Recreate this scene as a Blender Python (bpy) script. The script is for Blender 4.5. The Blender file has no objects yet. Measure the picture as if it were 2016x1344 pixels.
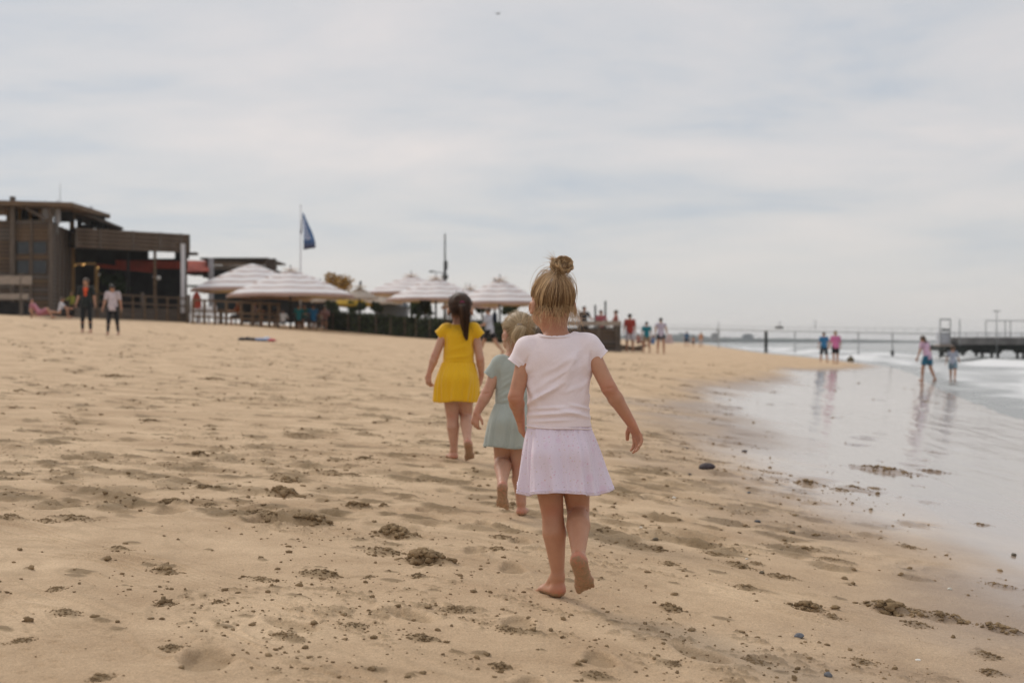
import bpy, math, random
import numpy as np
from mathutils import Vector, Matrix

# ---------------------------------------------------------------- camera, world, sun, exposure
S = bpy.context.scene
C = S.collection
CAMZ = 1.35            # camera height above the sea, metres
F = 2800.0             # focal length in pixels of the 2016 px wide photograph
cam_d = bpy.data.cameras.new('camera'); cam = bpy.data.objects.new('camera', cam_d); C.objects.link(cam)
cam.location = (0, 0, CAMZ); cam.rotation_euler = (math.radians(90), 0, 0)
cam_d.lens = 50; cam_d.sensor_width = 36; cam_d.clip_start = 0.1; cam_d.clip_end = 20000
cam_d.dof.use_dof = True; cam_d.dof.focus_distance = 4.3; cam_d.dof.aperture_fstop = 4.2
S.camera = cam
SUN_EL, SUN_AZ = math.radians(40), math.radians(-40)      # azimuth from +Y, negative to the left
W = bpy.data.worlds.new('World'); S.world = W; W.use_nodes = True
def N(t, kind, **kw):
    n = t.nodes.new(kind)
    for k, v in kw.items():
        if k.startswith('_'): setattr(n, k[1:], v)
        else:
            key = int(k[1:]) if k[0] == 'i' and k[1:].isdigit() else k.replace('__', ' ')
            n.inputs[key].default_value = v
    return n
def build_world():
    t = W.node_tree; t.nodes.clear(); L = t.links.new
    out = N(t, 'ShaderNodeOutputWorld'); bg = N(t, 'ShaderNodeBackground', Strength=0.1); L(bg.outputs[0], out.inputs[0])
    sky = N(t, 'ShaderNodeTexSky', _sky_type='NISHITA', _sun_disc=False)
    sky.sun_elevation = SUN_EL; sky.sun_rotation = SUN_AZ % (2*math.pi)
    tc = N(t, 'ShaderNodeTexCoord'); sep = N(t, 'ShaderNodeSeparateXYZ'); L(tc.outputs['Generated'], sep.inputs[0])
    z = N(t, 'ShaderNodeMath', _operation='MAXIMUM', i1=0.0); L(sep.outputs[2], z.inputs[0])
    za = N(t, 'ShaderNodeMath', _operation='ADD', i1=0.11); L(z.outputs[0], za.inputs[0])
    u = N(t, 'ShaderNodeMath', _operation='DIVIDE'); L(sep.outputs[0], u.inputs[0]); L(za.outputs[0], u.inputs[1])
    v = N(t, 'ShaderNodeMath', _operation='DIVIDE'); L(sep.outputs[1], v.inputs[0]); L(za.outputs[0], v.inputs[1])
    cb = N(t, 'ShaderNodeCombineXYZ'); L(u.outputs[0], cb.inputs[0]); L(v.outputs[0], cb.inputs[1])
    mp = N(t, 'ShaderNodeMapping'); mp.inputs['Rotation'].default_value = (0, 0, 0.35); mp.inputs['Scale'].default_value = (0.95, 1.0, 1); L(cb.outputs[0], mp.inputs[0])
    n1 = N(t, 'ShaderNodeTexNoise', Scale=0.95, Detail=10.0, Roughness=0.56, Distortion=0.25); L(mp.outputs[0], n1.inputs['Vector'])
    n2 = N(t, 'ShaderNodeTexNoise', Scale=0.33, Detail=4.0, Roughness=0.5, Distortion=0.2); L(mp.outputs[0], n2.inputs['Vector'])
    mx = N(t, 'ShaderNodeMath', _operation='MULTIPLY_ADD', i1=0.55); L(n1.outputs[0], mx.inputs[0])
    m2 = N(t, 'ShaderNodeMath', _operation='MULTIPLY', i1=0.45); L(n2.outputs[0], m2.inputs[0]); L(m2.outputs[0], mx.inputs[2])
    rp = N(t, 'ShaderNodeValToRGB'); L(mx.outputs[0], rp.inputs[0])
    e = rp.color_ramp.elements
    e[0].position = 0.37; e[0].color = (0.42, 0.50, 0.60, 1)
    e[1].position = 0.61; e[1].color = (0.80, 0.74, 0.715, 1)
    e2 = e.new(0.48); e2.color = (0.645, 0.645, 0.66, 1)
    # thin towards the horizon: even pale veil
    hz = N(t, 'ShaderNodeMapRange', i1=0.01, i2=0.13); L(z.outputs[0], hz.inputs[0])
    mh = N(t, 'ShaderNodeMix', _data_type='RGBA'); mh.inputs[6].default_value = (0.685, 0.665, 0.655, 1)
    L(hz.outputs[0], mh.inputs[0]); L(rp.outputs[0], mh.inputs[7])
    # an overcast vault is somewhat brighter overhead
    zen = N(t, 'ShaderNodeMapRange', i1=0.25, i2=1.0, i3=10.0, i4=13.5); L(z.outputs[0], zen.inputs[0])
    sc = N(t, 'ShaderNodeVectorMath', _operation='SCALE'); L(mh.outputs[2], sc.inputs[0]); L(zen.outputs[0], sc.inputs['Scale'])
    fm = N(t, 'ShaderNodeMix', _data_type='RGBA', i0=0.9); L(sky.outputs[0], fm.inputs[6]); L(sc.outputs[0], fm.inputs[7])
    L(fm.outputs[2], bg.inputs[0])
build_world()
sun_d = bpy.data.lights.new('sun', 'SUN'); sun = bpy.data.objects.new('sun', sun_d); C.objects.link(sun)
sun_d.energy = 1.5; sun_d.angle = math.radians(14); sun_d.color = (1.0, 0.93, 0.84)
sd = Vector((math.sin(SUN_AZ)*math.cos(SUN_EL), math.cos(SUN_AZ)*math.cos(SUN_EL), math.sin(SUN_EL)))
sun.rotation_euler = sd.to_track_quat('Z', 'Y').to_euler(); sun.location = sd*50
S.view_settings.view_transform = 'Standard'; S.view_settings.look = 'None'
S.view_settings.gamma = 1; S.view_settings.exposure = 0.0; S.view_settings.use_curve_mapping = False
S.cycles.max_bounces = 6; S.cycles.transparent_max_bounces = 12
try: S.cycles.use_denoising = True
except Exception: pass
# ---------------------------------------------------------------- helpers
rnd = random.Random(7)
def link(o, parent=None):
    C.objects.link(o)
    if parent is not None: o.parent = parent
    return o
def tag(o, label=None, cat=None, group=None, kind=None):
    if label: o['label'] = label
    if cat: o['category'] = cat
    if group: o['group'] = group
    if kind: o['kind'] = kind
    return o
def empty(name, loc=(0, 0, 0), rz=0.0):
    o = bpy.data.objects.new(name, None); o.empty_display_size = 0.1; o.location = loc; o.rotation_euler = (0, 0, rz)
    C.objects.link(o); return o
def mesh_np(name, verts, faces, mat=None, parent=None, smooth=True, attrs=None, loc=None):
    """faces: (n,3) or (n,4) int array"""
    me = bpy.data.meshes.new(name)
    v = np.asarray(verts, np.float32); f = np.asarray(faces, np.int32)
    me.vertices.add(len(v)); me.vertices.foreach_set('co', v.ravel())
    k = f.shape[1]
    me.loops.add(f.size); me.loops.foreach_set('vertex_index', f.ravel())
    me.polygons.add(len(f)); me.polygons.foreach_set('loop_start', np.arange(0, f.size, k, dtype=np.int32))
    try: me.polygons.foreach_set('loop_total', np.full(len(f), k, np.int32))
    except Exception: pass
    me.polygons.foreach_set('use_smooth', np.full(len(f), smooth, bool))
    for an, av in (attrs or {}).items():
        a = me.attributes.new(an, 'FLOAT', 'POINT'); a.data.foreach_set('value', np.asarray(av, np.float32))
    me.update(calc_edges=True); me.validate()
    if mat: me.materials.append(mat)
    o = bpy.data.objects.new(name, me)
    if loc is not None: o.location = loc
    return link(o, parent)
class MB:
    """collects simple solids and builds ONE mesh"""
    def __init__(s): s.v = []; s.f = []
    def add(s, vs, fs):
        b = len(s.v); s.v += [tuple(p) for p in vs]; s.f += [tuple(b+i for i in q) for q in fs]; return s
    def box(s, c, d, rz=0.0, ry=0.0, rx=0.0):
        R = Matrix.Rotation(rz, 3, 'Z') @ Matrix.Rotation(ry, 3, 'Y') @ Matrix.Rotation(rx, 3, 'X'); c = Vector(c)
        vs = [c + R @ Vector((sx*d[0]/2, sy*d[1]/2, sz*d[2]/2)) for sx in (-1, 1) for sy in (-1, 1) for sz in (-1, 1)]
        return s.add(vs, [(0, 1, 3, 2), (4, 6, 7, 5), (0, 4, 5, 1), (2, 3, 7, 6), (0, 2, 6, 4), (1, 5, 7, 3)])
    def bar(s, a, b, w, h=None):
        a = Vector(a); b = Vector(b); h = h or w; d = (b-a)
        if d.length < 1e-6: return s
        d.normalize(); up = Vector((0, 0, 1)) if abs(d.z) < 0.9 else Vector((0, 1, 0))
        x = d.cross(up).normalized(); y = x.cross(d)
        vs = [p + x*sx*w/2 + y*sy*h/2 for p in (a, b) for sx, sy in ((-1, -1), (1, -1), (1, 1), (-1, 1))]
        return s.add(vs, [(0, 3, 2, 1), (4, 5, 6, 7)] + [(i, (i+1) % 4, 4+(i+1) % 4, 4+i) for i in range(4)])
    def tube(s, pts, r, n=8, caps=True):
        pts = [Vector(p) for p in pts]; rs = r if hasattr(r, '__len__') else [r]*len(pts); vs = []; fs = []
        for i, p in enumerate(pts):
            d = (pts[min(i+1, len(pts)-1)] - pts[max(i-1, 0)]).normalized()
            up = Vector((0, 0, 1)) if abs(d.z) < 0.95 else Vector((0, 1, 0))
            x = d.cross(up).normalized(); y = x.cross(d)
            for k in range(n):
                a = 2*math.pi*k/n; vs.append(p + (x*math.cos(a) + y*math.sin(a))*rs[i])
        for i in range(len(pts)-1):
            for k in range(n): fs.append((i*n+k, (i+1)*n+k, (i+1)*n+(k+1) % n, i*n+(k+1) % n))
        if caps: fs += [tuple(range(n)), tuple(reversed(range((len(pts)-1)*n, len(pts)*n)))]
        return s.add(vs, fs)
    def build(s, name, mat, parent=None, smooth=False, loc=None, bevel=0):
        me = bpy.data.meshes.new(name); me.from_pydata(s.v, [], s.f); me.update()
        if mat: me.materials.append(mat)
        if smooth: me.polygons.foreach_set('use_smooth', [True]*len(me.polygons))
        o = bpy.data.objects.new(name, me)
        if loc is not None: o.location = loc
        if bevel:
            m = o.modifiers.new('bevel', 'BEVEL'); m.width = bevel; m.segments = 2
        return link(o, parent)
# numpy value noise
def _h(ix, iy, seed):
    n = (ix.astype(np.int64)*374761393 + iy.astype(np.int64)*668265263 + seed*974634777) & 0xffffffff
    n = ((n ^ (n >> 13))*1274126177) & 0xffffffff
    n = (n ^ (n >> 16)); n = (n*2246822519) & 0xffffffff
    return ((n ^ (n >> 15)) & 0xffffff)/float(0xffffff)
def vn(x, y, seed=0):
    x = np.asarray(x, float); y = np.asarray(y, float)
    ix = np.floor(x); iy = np.floor(y); fx = x-ix; fy = y-iy
    fx = fx*fx*fx*(fx*(fx*6-15)+10); fy = fy*fy*fy*(fy*(fy*6-15)+10)
    a = _h(ix, iy, seed); b = _h(ix+1, iy, seed); c = _h(ix, iy+1, seed); d = _h(ix+1, iy+1, seed)
    return (a*(1-fx)+b*fx)*(1-fy) + (c*(1-fx)+d*fx)*fy
def fbm(x, y, o=4, seed=0, g=0.5):
    s = 0; a = 1; t = 0
    for i in range(o):
        s = s + a*vn(x, y, seed+i*17); t += a; a *= g
        x, y = (x*0.8-y*0.6)*2.03+3.1, (x*0.6+y*0.8)*2.03-7.7
    return s/t
def worley(x, y, seed=0):
    ix = np.floor(x); iy = np.floor(y); d1 = np.full(np.shape(x), 9.0)
    for i in (-1, 0, 1):
        for j in (-1, 0, 1):
            px = ix+i+_h(ix+i, iy+j, seed); py = iy+j+_h(ix+i, iy+j, seed+7); d1 = np.minimum(d1, np.hypot(px-x, py-y))
    return d1
def sstep(a, b, x):
    t = np.clip((np.asarray(x, float)-a)/(b-a), 0, 1); return t*t*(3-2*t)
# shoreline and beach profile
_yy = np.linspace(-60, 1600, 8301)
_xs = np.interp(_yy, [-60, 0, 4, 9, 24, 40.6, 58, 75, 92, 114, 164, 290, 700, 1600], [2, 5.8, 6.4, 7.0, 8.7, 12.2, 16.5, 20.1, 22.6, 25, 29.5, 45, 95, 180])
_k = np.exp(-0.5*(np.linspace(-2.5, 2.5, 31))**2); _k /= _k.sum()
_xs = np.convolve(np.pad(_xs, 15, mode='edge'), _k, 'valid')
def shore(y): return np.interp(y, _yy, _xs)
_ss = np.linspace(-300, 600, 9001)
_hh = np.interp(_ss, [-300, -60, -20, -5, 0, 1.5, 3.3, 5, 6.4, 8.1, 13.5, 25.7, 31, 45, 60, 600], [-8, -3, -1.1, -.32, 0, .09, .25, .43, .590, .675, .93, 1.61, 2.05, 2.75, 2.95, 3.1])
_k2 = np.exp(-0.5*(np.linspace(-2.5, 2.5, 13))**2); _k2 /= _k2.sum()
_hh = np.convolve(np.pad(_hh, 6, mode='edge'), _k2, 'valid')
def shore_s(x, y): return shore(y) - x
def ground(x, y): return np.interp(shore_s(x, y), _ss, _hh)
def gz(x, y): return float(ground(np.array([x]), np.array([y]))[0])
def hit(px, py, z=None):
    """point of the smooth beach (or of the level z) seen at a pixel of the photograph"""
    if z is not None:
        Y = (CAMZ-z)*F/(py-672); return ((px-1008)/F*Y, Y, z)
    Y = np.exp(np.linspace(math.log(1.5), math.log(600), 6000)); X = (px-1008)/F*Y
    d = (CAMZ-(py-672)/F*Y) - ground(X, Y); i = np.where(d < 0)[0]
    i = i[0] if len(i) else -1
    return (float(X[i]), float(Y[i]), float(ground(X[i:i+1] if i >= 0 else X[-1:], Y[i:i+1] if i >= 0 else Y[-1:])[0]))
def at(px, py, Y): return Vector(((px-1008)/F*Y, Y, CAMZ-(py-672)/F*Y))
# ---------------------------------------------------------------- materials
def mat(name, col, rough=0.7, spec=0.4, metal=0.0, var=0.0, vscale=8.0, bump=0.0, bscale=60.0, sss=0.0, emit=None, stretch=None, col2=None, sheen=0.0):
    m = bpy.data.materials.new(name); m.use_nodes = True; t = m.node_tree; L = t.links.new
    p = t.nodes['Principled BSDF']
    p.inputs['Base Color'].default_value = (*col, 1); p.inputs['Roughness'].default_value = rough
    p.inputs['Metallic'].default_value = metal; p.inputs['Specular IOR Level'].default_value = spec
    if sheen: p.inputs['Sheen Weight'].default_value = sheen
    if sss:
        p.inputs['Subsurface Weight'].default_value = sss; p.inputs['Subsurface Radius'].default_value = (0.012, 0.004, 0.002); p.inputs['Subsurface Scale'].default_value = 1.0
    if emit:
        p.inputs['Emission Color'].default_value = (*emit[0], 1); p.inputs['Emission Strength'].default_value = emit[1]
    if var or bump:
        tc = N(t, 'ShaderNodeTexCoord'); mp = N(t, 'ShaderNodeMapping'); L(tc.outputs['Object'], mp.inputs[0])
        if stretch: mp.inputs['Scale'].default_value = stretch
    if var or col2:
        n = N(t, 'ShaderNodeTexNoise', Scale=vscale, Detail=5.0, Roughness=0.6); L(mp.outputs[0], n.inputs['Vector'])
        r = N(t, 'ShaderNodeMapRange', i1=0.3, i2=0.7); L(n.outputs[0], r.inputs[0])
        mx = N(t, 'ShaderNodeMix', _data_type='RGBA'); L(r.outputs[0], mx.inputs[0])
        c2 = col2 or tuple(min(1, c*(1+var)) for c in col); c1 = col if col2 else tuple(c*(1-var) for c in col)
        mx.inputs[6].default_value = (*c1, 1); mx.inputs[7].default_value = (*c2, 1); L(mx.outputs[2], p.inputs['Base Color'])
    if bump:
        nb = N(t, 'ShaderNodeTexNoise', Scale=bscale, Detail=4.0, Roughness=0.6); L(mp.outputs[0], nb.inputs['Vector'])
        b = N(t, 'ShaderNodeBump', Strength=1.0, Distance=bump); L(nb.outputs[0], b.inputs['Height']); L(b.outputs[0], p.inputs['Normal'])
    return m
# ---------------------------------------------------------------- sand
def polar(rows, cols_dense, half, coarse, center=0.0):
    a = np.concatenate([np.linspace(-math.pi, center-half, coarse, endpoint=False), np.linspace(center-half, center+half, cols_dense), np.linspace(center+half, math.pi, coarse+1)[1:-1]])
    r = np.array(rows); R, A = np.meshgrid(r, a, indexing='ij')
    X = R*np.sin(A); Y = R*np.cos(A); nr, nc = R.shape
    i = np.arange(nr-1)[:, None]*nc; j = np.arange(nc)[None, :]; j2 = (j+1) % nc
    q = np.stack([i+j, i+nc+j, i+nc+j2, i+j2], -1).reshape(-1, 4)[:, ::-1]
    return X, Y, q
def rows_for(h, spans):
    out = []
    for r0, r1, step in spans:      # step in px (1024 wide) of depth along the ground
        d0 = h*1422/r0; d1 = h*1422/r1; n = max(2, int((d0-d1)/step)); out += list(h*1422/np.linspace(d0, d1, n, endpoint=False))
    return out
# kicked up heaps of damp sand: (px, py, width px, height px)
CL = []; GRID = {}
def zs(px, py):
    r = math.hypot(px, py); a = math.atan2(px, py); i = min(max(np.searchsorted(GRID['r'], r), 1), len(GRID['r'])-1); j = min(max(np.searchsorted(GRID['a'], a), 1), len(GRID['a'])-1)
    fr = (r-GRID['r'][i-1])/(GRID['r'][i]-GRID['r'][i-1]); return float(GRID['z'][i-1, j]*(1-fr)+GRID['z'][i, j]*fr)
HEAPS = [(340,983,92,20),(565,968,84,22),(575,943,66,14),(402,956,36,11),(392,889,56,13),(415,993,30,8),(506,1006,60,12),(620,1024,90,22),(535,1014,90,9),
 (704,996,64,16),(756,998,18,9),(790,1046,100,26),(842,1098,96,34),(760,1084,110,14),(728,1136,10,6),(640,1132,120,14),(827,1134,36,8),(25,1018,60,10),(150,1018,110,10),
 (325,1122,80,14),(112,1160,30,8),(326,1183,40,16),(430,1184,22,8),(200,1328,30,12),(45,1258,24,10),(345,1272,60,10),(835,1254,90,12),(988,1308,70,14),(980,1080,44,10),(992,1056,60,8),
 (660,932,70,8),(700,936,60,6),(865,944,60,7),(600,856,90,8),(230,738,90,7),(420,744,60,8),(40,768,40,9),(300,822,70,7),(720,903,60,9),(96,1024,60,8),
 (1590,948,70,12),(1740,922,130,12),(1840,926,60,7),(1722,958,30,8),(1685,957,40,9),(1655,962,50,7),(1934,1030,34,8),(1790,1072,50,9),(1588,1075,70,9),(1460,1113,66,12),
 (1590,1192,80,18),(1640,1213,40,10),(1760,1192,110,26),(1860,1210,110,20),(1970,1234,70,18),(1806,1226,60,12),(1325,1196,50,14),(1470,1156,60,10),(1540,1134,70,10),(1800,1196,60,10),
 (1320,1110,40,9),(1298,1078,50,12),(1240,1062,30,8),(1492,746,44,7),(1440,735,24,6),(1350,758,36,6),(1350,876,34,6),(1950,1290,50,10),(1950,1320,44,12),(1700,1300,60,8),(1326,1304,36,8),(1490,1108,30,8),(1970,1150,60,8),
 (1830,790,26,5),(1640,1098,70,7),(1410,1088,50,8),(1490,1300,60,6),(560,1250,60,9),(130,1206,60,8),(520,1140,70,8),(700,1230,50,8),(900,1200,60,8),(240,1080,70,8),(1010,1240,70,8),(1180,1330,60,9)]
def build_sand():
    rows = [0.15, 0.6, 1.1, 1.6, 2.0, 2.3, 2.55, 2.75] + rows_for(0.77, [(2.9, 4.5, 0.75), (4.5, 9, 0.62), (9, 30, 0.42), (30, 110, 0.38)]) + list(np.geomspace(110, 1700, 60))
    X, Y, q = polar(rows, 920, math.radians(20.3), 50); rows_a = np.array(rows); NC = X.shape[1]
    x = X.ravel(); y = Y.ravel(); r = np.hypot(x, y); s = shore_s(x, y); z = np.maximum(ground(x, y), -2.5)
    thr = np.interp(y, [0, 6, 9, 20, 50, 62, 75, 200], [4.45, 4.55, 5.25, 5.5, 4.1, 2.3, 1.0, 0.9]); na = np.interp(y, [0, 40, 75], [1, 0.8, 0.25])
    wet = sstep(1.5, -0.6, s-thr + (fbm(x*0.5, y*0.22, 3, 5)-0.5)*2.6*na + (fbm(x*2.2, y*1.3, 3, 9)-0.5)*0.9)
    film = sstep(0.55, -0.75, s-thr + (fbm(x*0.45, y*0.2, 3, 25)-0.5)*2.2*na + (fbm(x*3, y*1.2, 3, 26)-0.5)*0.6)          # standing sheen of water
    calm = 1-0.93*film; damp = np.zeros_like(x)
    near = np.exp(-(r/90)**2)
    z = z + ((fbm(x*0.35, y*0.35, 3, 2)-0.5)*0.045*sstep(3, 9, r)*near + (fbm(x*1.3, y*1.3, 3, 3)-0.5)*0.013)*calm
    z = z + (fbm(x*5, y*5, 3, 4)-0.5)*0.006*calm
    # trodden crumbs and scuffs lying in oblique streaks
    al = (x-y)*0.7071; ac = (x+y)*0.7071
    fade = np.exp(-(r/36)**2); dry = np.clip(1.05-film, 0.04, 1)
    m = sstep(0.52, 0.66, fbm(al*0.9, ac*2.4, 4, 31)*0.7+0.3*fbm(x*0.5, y*0.5, 2, 35))
    kk = sstep(0.42, 0.60, fbm(x*9, y*9, 3, 37))
    cr = (np.clip(fbm(x*38, y*38, 3, 33, 0.65)-0.50, 0, 1)*0.034)*m*kk*fade*dry
    z = z + cr; damp = np.maximum(damp, np.clip(cr*150, 0, 0.5))
    # thin crust edges: little terraces with a broken lip
    T_ = (fbm(al*0.8, ac*2.8, 3, 41)+0.02*fbm(x*5, y*5, 2, 44))*13; f = T_-np.floor(T_); lip = np.where(f < 0.80, (f/0.80)**1.4, (1-f)/0.20)
    damp = np.maximum(damp, 0.16*sstep(0.55, 0.8, lip)*sstep(0.5, 0.62, fbm(al*0.7+5, ac*1.5, 3, 43))*dry*np.exp(-(r/45)**2)); mk = sstep(0.50, 0.64, fbm(al*0.7+5, ac*1.5, 3, 43)); z = z + lip*0.0055*mk*sstep(0.40, 0.58, fbm(x*2.6, y*2.6, 3, 45))*(1-0.97*film)*np.exp(-(r/55)**2)*(1+r/30)
    pits = 1-worley(x*13+fbm(x*8, y*8, 2, 48), y*13, 47); pm = sstep(0.5, 0.7, fbm(x*1.9, y*1.9, 3, 49)); z = z - np.clip(pits-0.72, 0, 1)*0.018*pm*fade*dry
    def stamp(cx, cy, ax, ay, h, seed, chunk=1.0, dmp=0.8, pit=0.0):
        nonlocal z, damp
        w = 2.4*max(ax, ay); i0 = np.searchsorted(rows_a, max(0, math.hypot(cx, cy)-w)); i1 = np.searchsorted(rows_a, math.hypot(cx, cy)+w)
        if i1 <= i0: return
        sl = slice(i0*NC, i1*NC); xs, ys = x[sl], y[sl]; sel = np.where((np.abs(xs-cx) < w) & (np.abs(ys-cy) < w))[0]
        if not len(sel): return
        sel = sel+i0*NC; X_, Y_ = x[sel], y[sel]; ca, sa = math.cos(-0.5), math.sin(-0.5); ux, uy = X_-cx, Y_-cy
        dx = (ux*ca+uy*sa)/ax; dy = (-ux*sa+uy*ca)/ay
        wob = 1+1.5*(fbm(X_*11+seed, Y_*11, 3, seed)-0.5); d = np.hypot(dx, dy)*wob
        e = np.exp(-d**2*1.4)*sstep(1.9, 1.2, d); sz = max(0.6, min(1.6, math.hypot(cx, cy)/8))
        c1 = 1-worley(X_*20/sz+0.8*fbm(X_*18, Y_*18, 2, seed), Y_*20/sz, seed+1); c2 = 0.42+0.9*np.clip(fbm(X_*40/sz, Y_*40/sz, 3, seed+2)-0.45, 0, 1)
        bump = h*sstep(0.10, 0.9, e)*(0.42+0.35*chunk*np.clip(c1-0.35, 0, 1)**0.8) + chunk*h*0.16*np.clip(c2-0.42, 0, 1)*sstep(0.05, 0.4, e); CL.append((cx, cy, ax, ay, h, seed))
        if pit: bump = bump - pit*np.exp(-((dx-0.2)**2+(dy-0.9)**2)*2.2) - pit*0.6*np.exp(-((dx-0.1)**2+(dy+1.1)**2)*2.6)
        z[sel] += bump; damp[sel] = np.maximum(damp[sel], sstep(0.05, 0.5, e)*dmp)
    for i, (px, py, w, hh) in enumerate(HEAPS):
        hx, hy, hz = hit(px, py + hh*0.3); sc = hy/F
        ax = w*sc*0.46; ay = max(ax*0.6, 0.03); h = hh*sc*1.05
        wetz = 1 if hx > shore(hy)-5 else 0
        stamp(hx, hy, ax, ay, h, 100+i*3, 1.0, 0.75, pit=h*0.5)
    # footprints further up the beach
    R = random.Random(5)
    for i in range(1400):
        yy = math.exp(R.uniform(math.log(5.5), math.log(48))); ang = R.uniform(-0.36, 0.30); xx = ang*yy
        if shore(yy)-xx < 5.2 and R.random() < 0.9: continue
        if math.hypot(xx-0.14, yy-4.3) < 0.8: continue
        a = R.uniform(0.035, 0.11)*(1+yy/26); h = R.uniform(0.006, 0.019)*(1+yy/15)
        stamp(xx, yy, a, a*R.uniform(0.45, 0.8), h, 900+i*5, 0.9, R.uniform(0.4, 0.95), pit=h*R.uniform(0.6, 1.3))
    # bare footprints: shallow dents with a pushed up rim
    for i in range(32):
        if i < 14: gx, gy, an_ = [(0.02, 3.9, 0.1), (0.22, 3.55, -0.1), (0.04, 3.2, 0.1), (-0.12, 5.75, 0.05), (0.03, 5.4, 0), (-0.13, 5.05, 0.1), (0.0, 4.75, 0), (-0.42, 8.1, 0), (-0.30, 7.75, 0), (-0.44, 7.3, 0.1), (-0.32, 6.9, 0), (-0.5, 6.5, 0.1), (-0.38, 6.1, 0), (0.42, 3.3, 0.2)][i]
        else: gy = math.exp(R.uniform(math.log(3.2), math.log(14))); gx = R.uniform(-0.36, 0.2)*gy; an_ = R.uniform(-0.9, 0.9)
        sel = np.where((np.abs(x-gx) < 0.3) & (np.abs(y-gy) < 0.3))[0]
        if not len(sel) or shore(gy)-gx < 4.6: continue
        k_ = 1.0 if i < 14 else R.uniform(1.0, 1.7); ux, uy = x[sel]-gx, y[sel]-gy; u = (ux*math.cos(an_)-uy*math.sin(an_))/(0.038*k_); v = (ux*math.sin(an_)+uy*math.cos(an_))/(0.085*k_)
        d = np.hypot(u*(1+0.22*v), v)*(1+0.5*(fbm(x[sel]*9, y[sel]*9, 2, i)-0.5)); z[sel] += -0.011*k_*sstep(1.15, 0.55, d)+0.006*k_*np.exp(-((d-1.3)/0.34)**2)*(0.3+1.2*fbm(x[sel]*10, y[sel]*10, 2, i+50)); damp[sel] = np.maximum(damp[sel], 0.4*sstep(1.1, 0.8, d))
    # scattered single clods
    for i in range(200):
        yy = math.exp(R.uniform(math.log(3.1), math.log(16))); xx = R.uniform(-0.37, 0.37)*yy
        if shore(yy)-xx < 4.2: continue
        a = R.uniform(0.006, 0.02)*(1+yy/14); stamp(xx, yy, a*1.2, a*0.9, R.uniform(0.003, 0.011)*(1+yy/14), 5000+i*3, 0.7, 0.8)
    rip = fbm((s+0.6*fbm(x*0.3, y*0.15, 2, 81))*5.5, y*0.9, 3, 82)-0.5; z = z + rip*0.006*film*(1+r/25)
    lc = s*0.55+2.2*fbm(x*0.22, y*0.10, 3, 83); lf = np.abs(lc-np.round(lc)); lace = sstep(0.035, 0.0, lf)*sstep(0.45, 0.62, fbm(x*0.9, y*0.35, 3, 84))*film*0.2
    GRID['z'] = z.reshape(X.shape); GRID['r'] = rows_a; GRID['a'] = np.arctan2(X[5], Y[5])
    o = mesh_np('sand_beach', np.stack([x, y, z], 1), q, sand_mat(), None, True, {'wet': wet, 'film': film, 'damp': damp, 'lace': lace})
    tag(o, 'pale brown sandy beach, trodden and lumpy, turning wet and glossy to the right', kind='structure')
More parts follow.
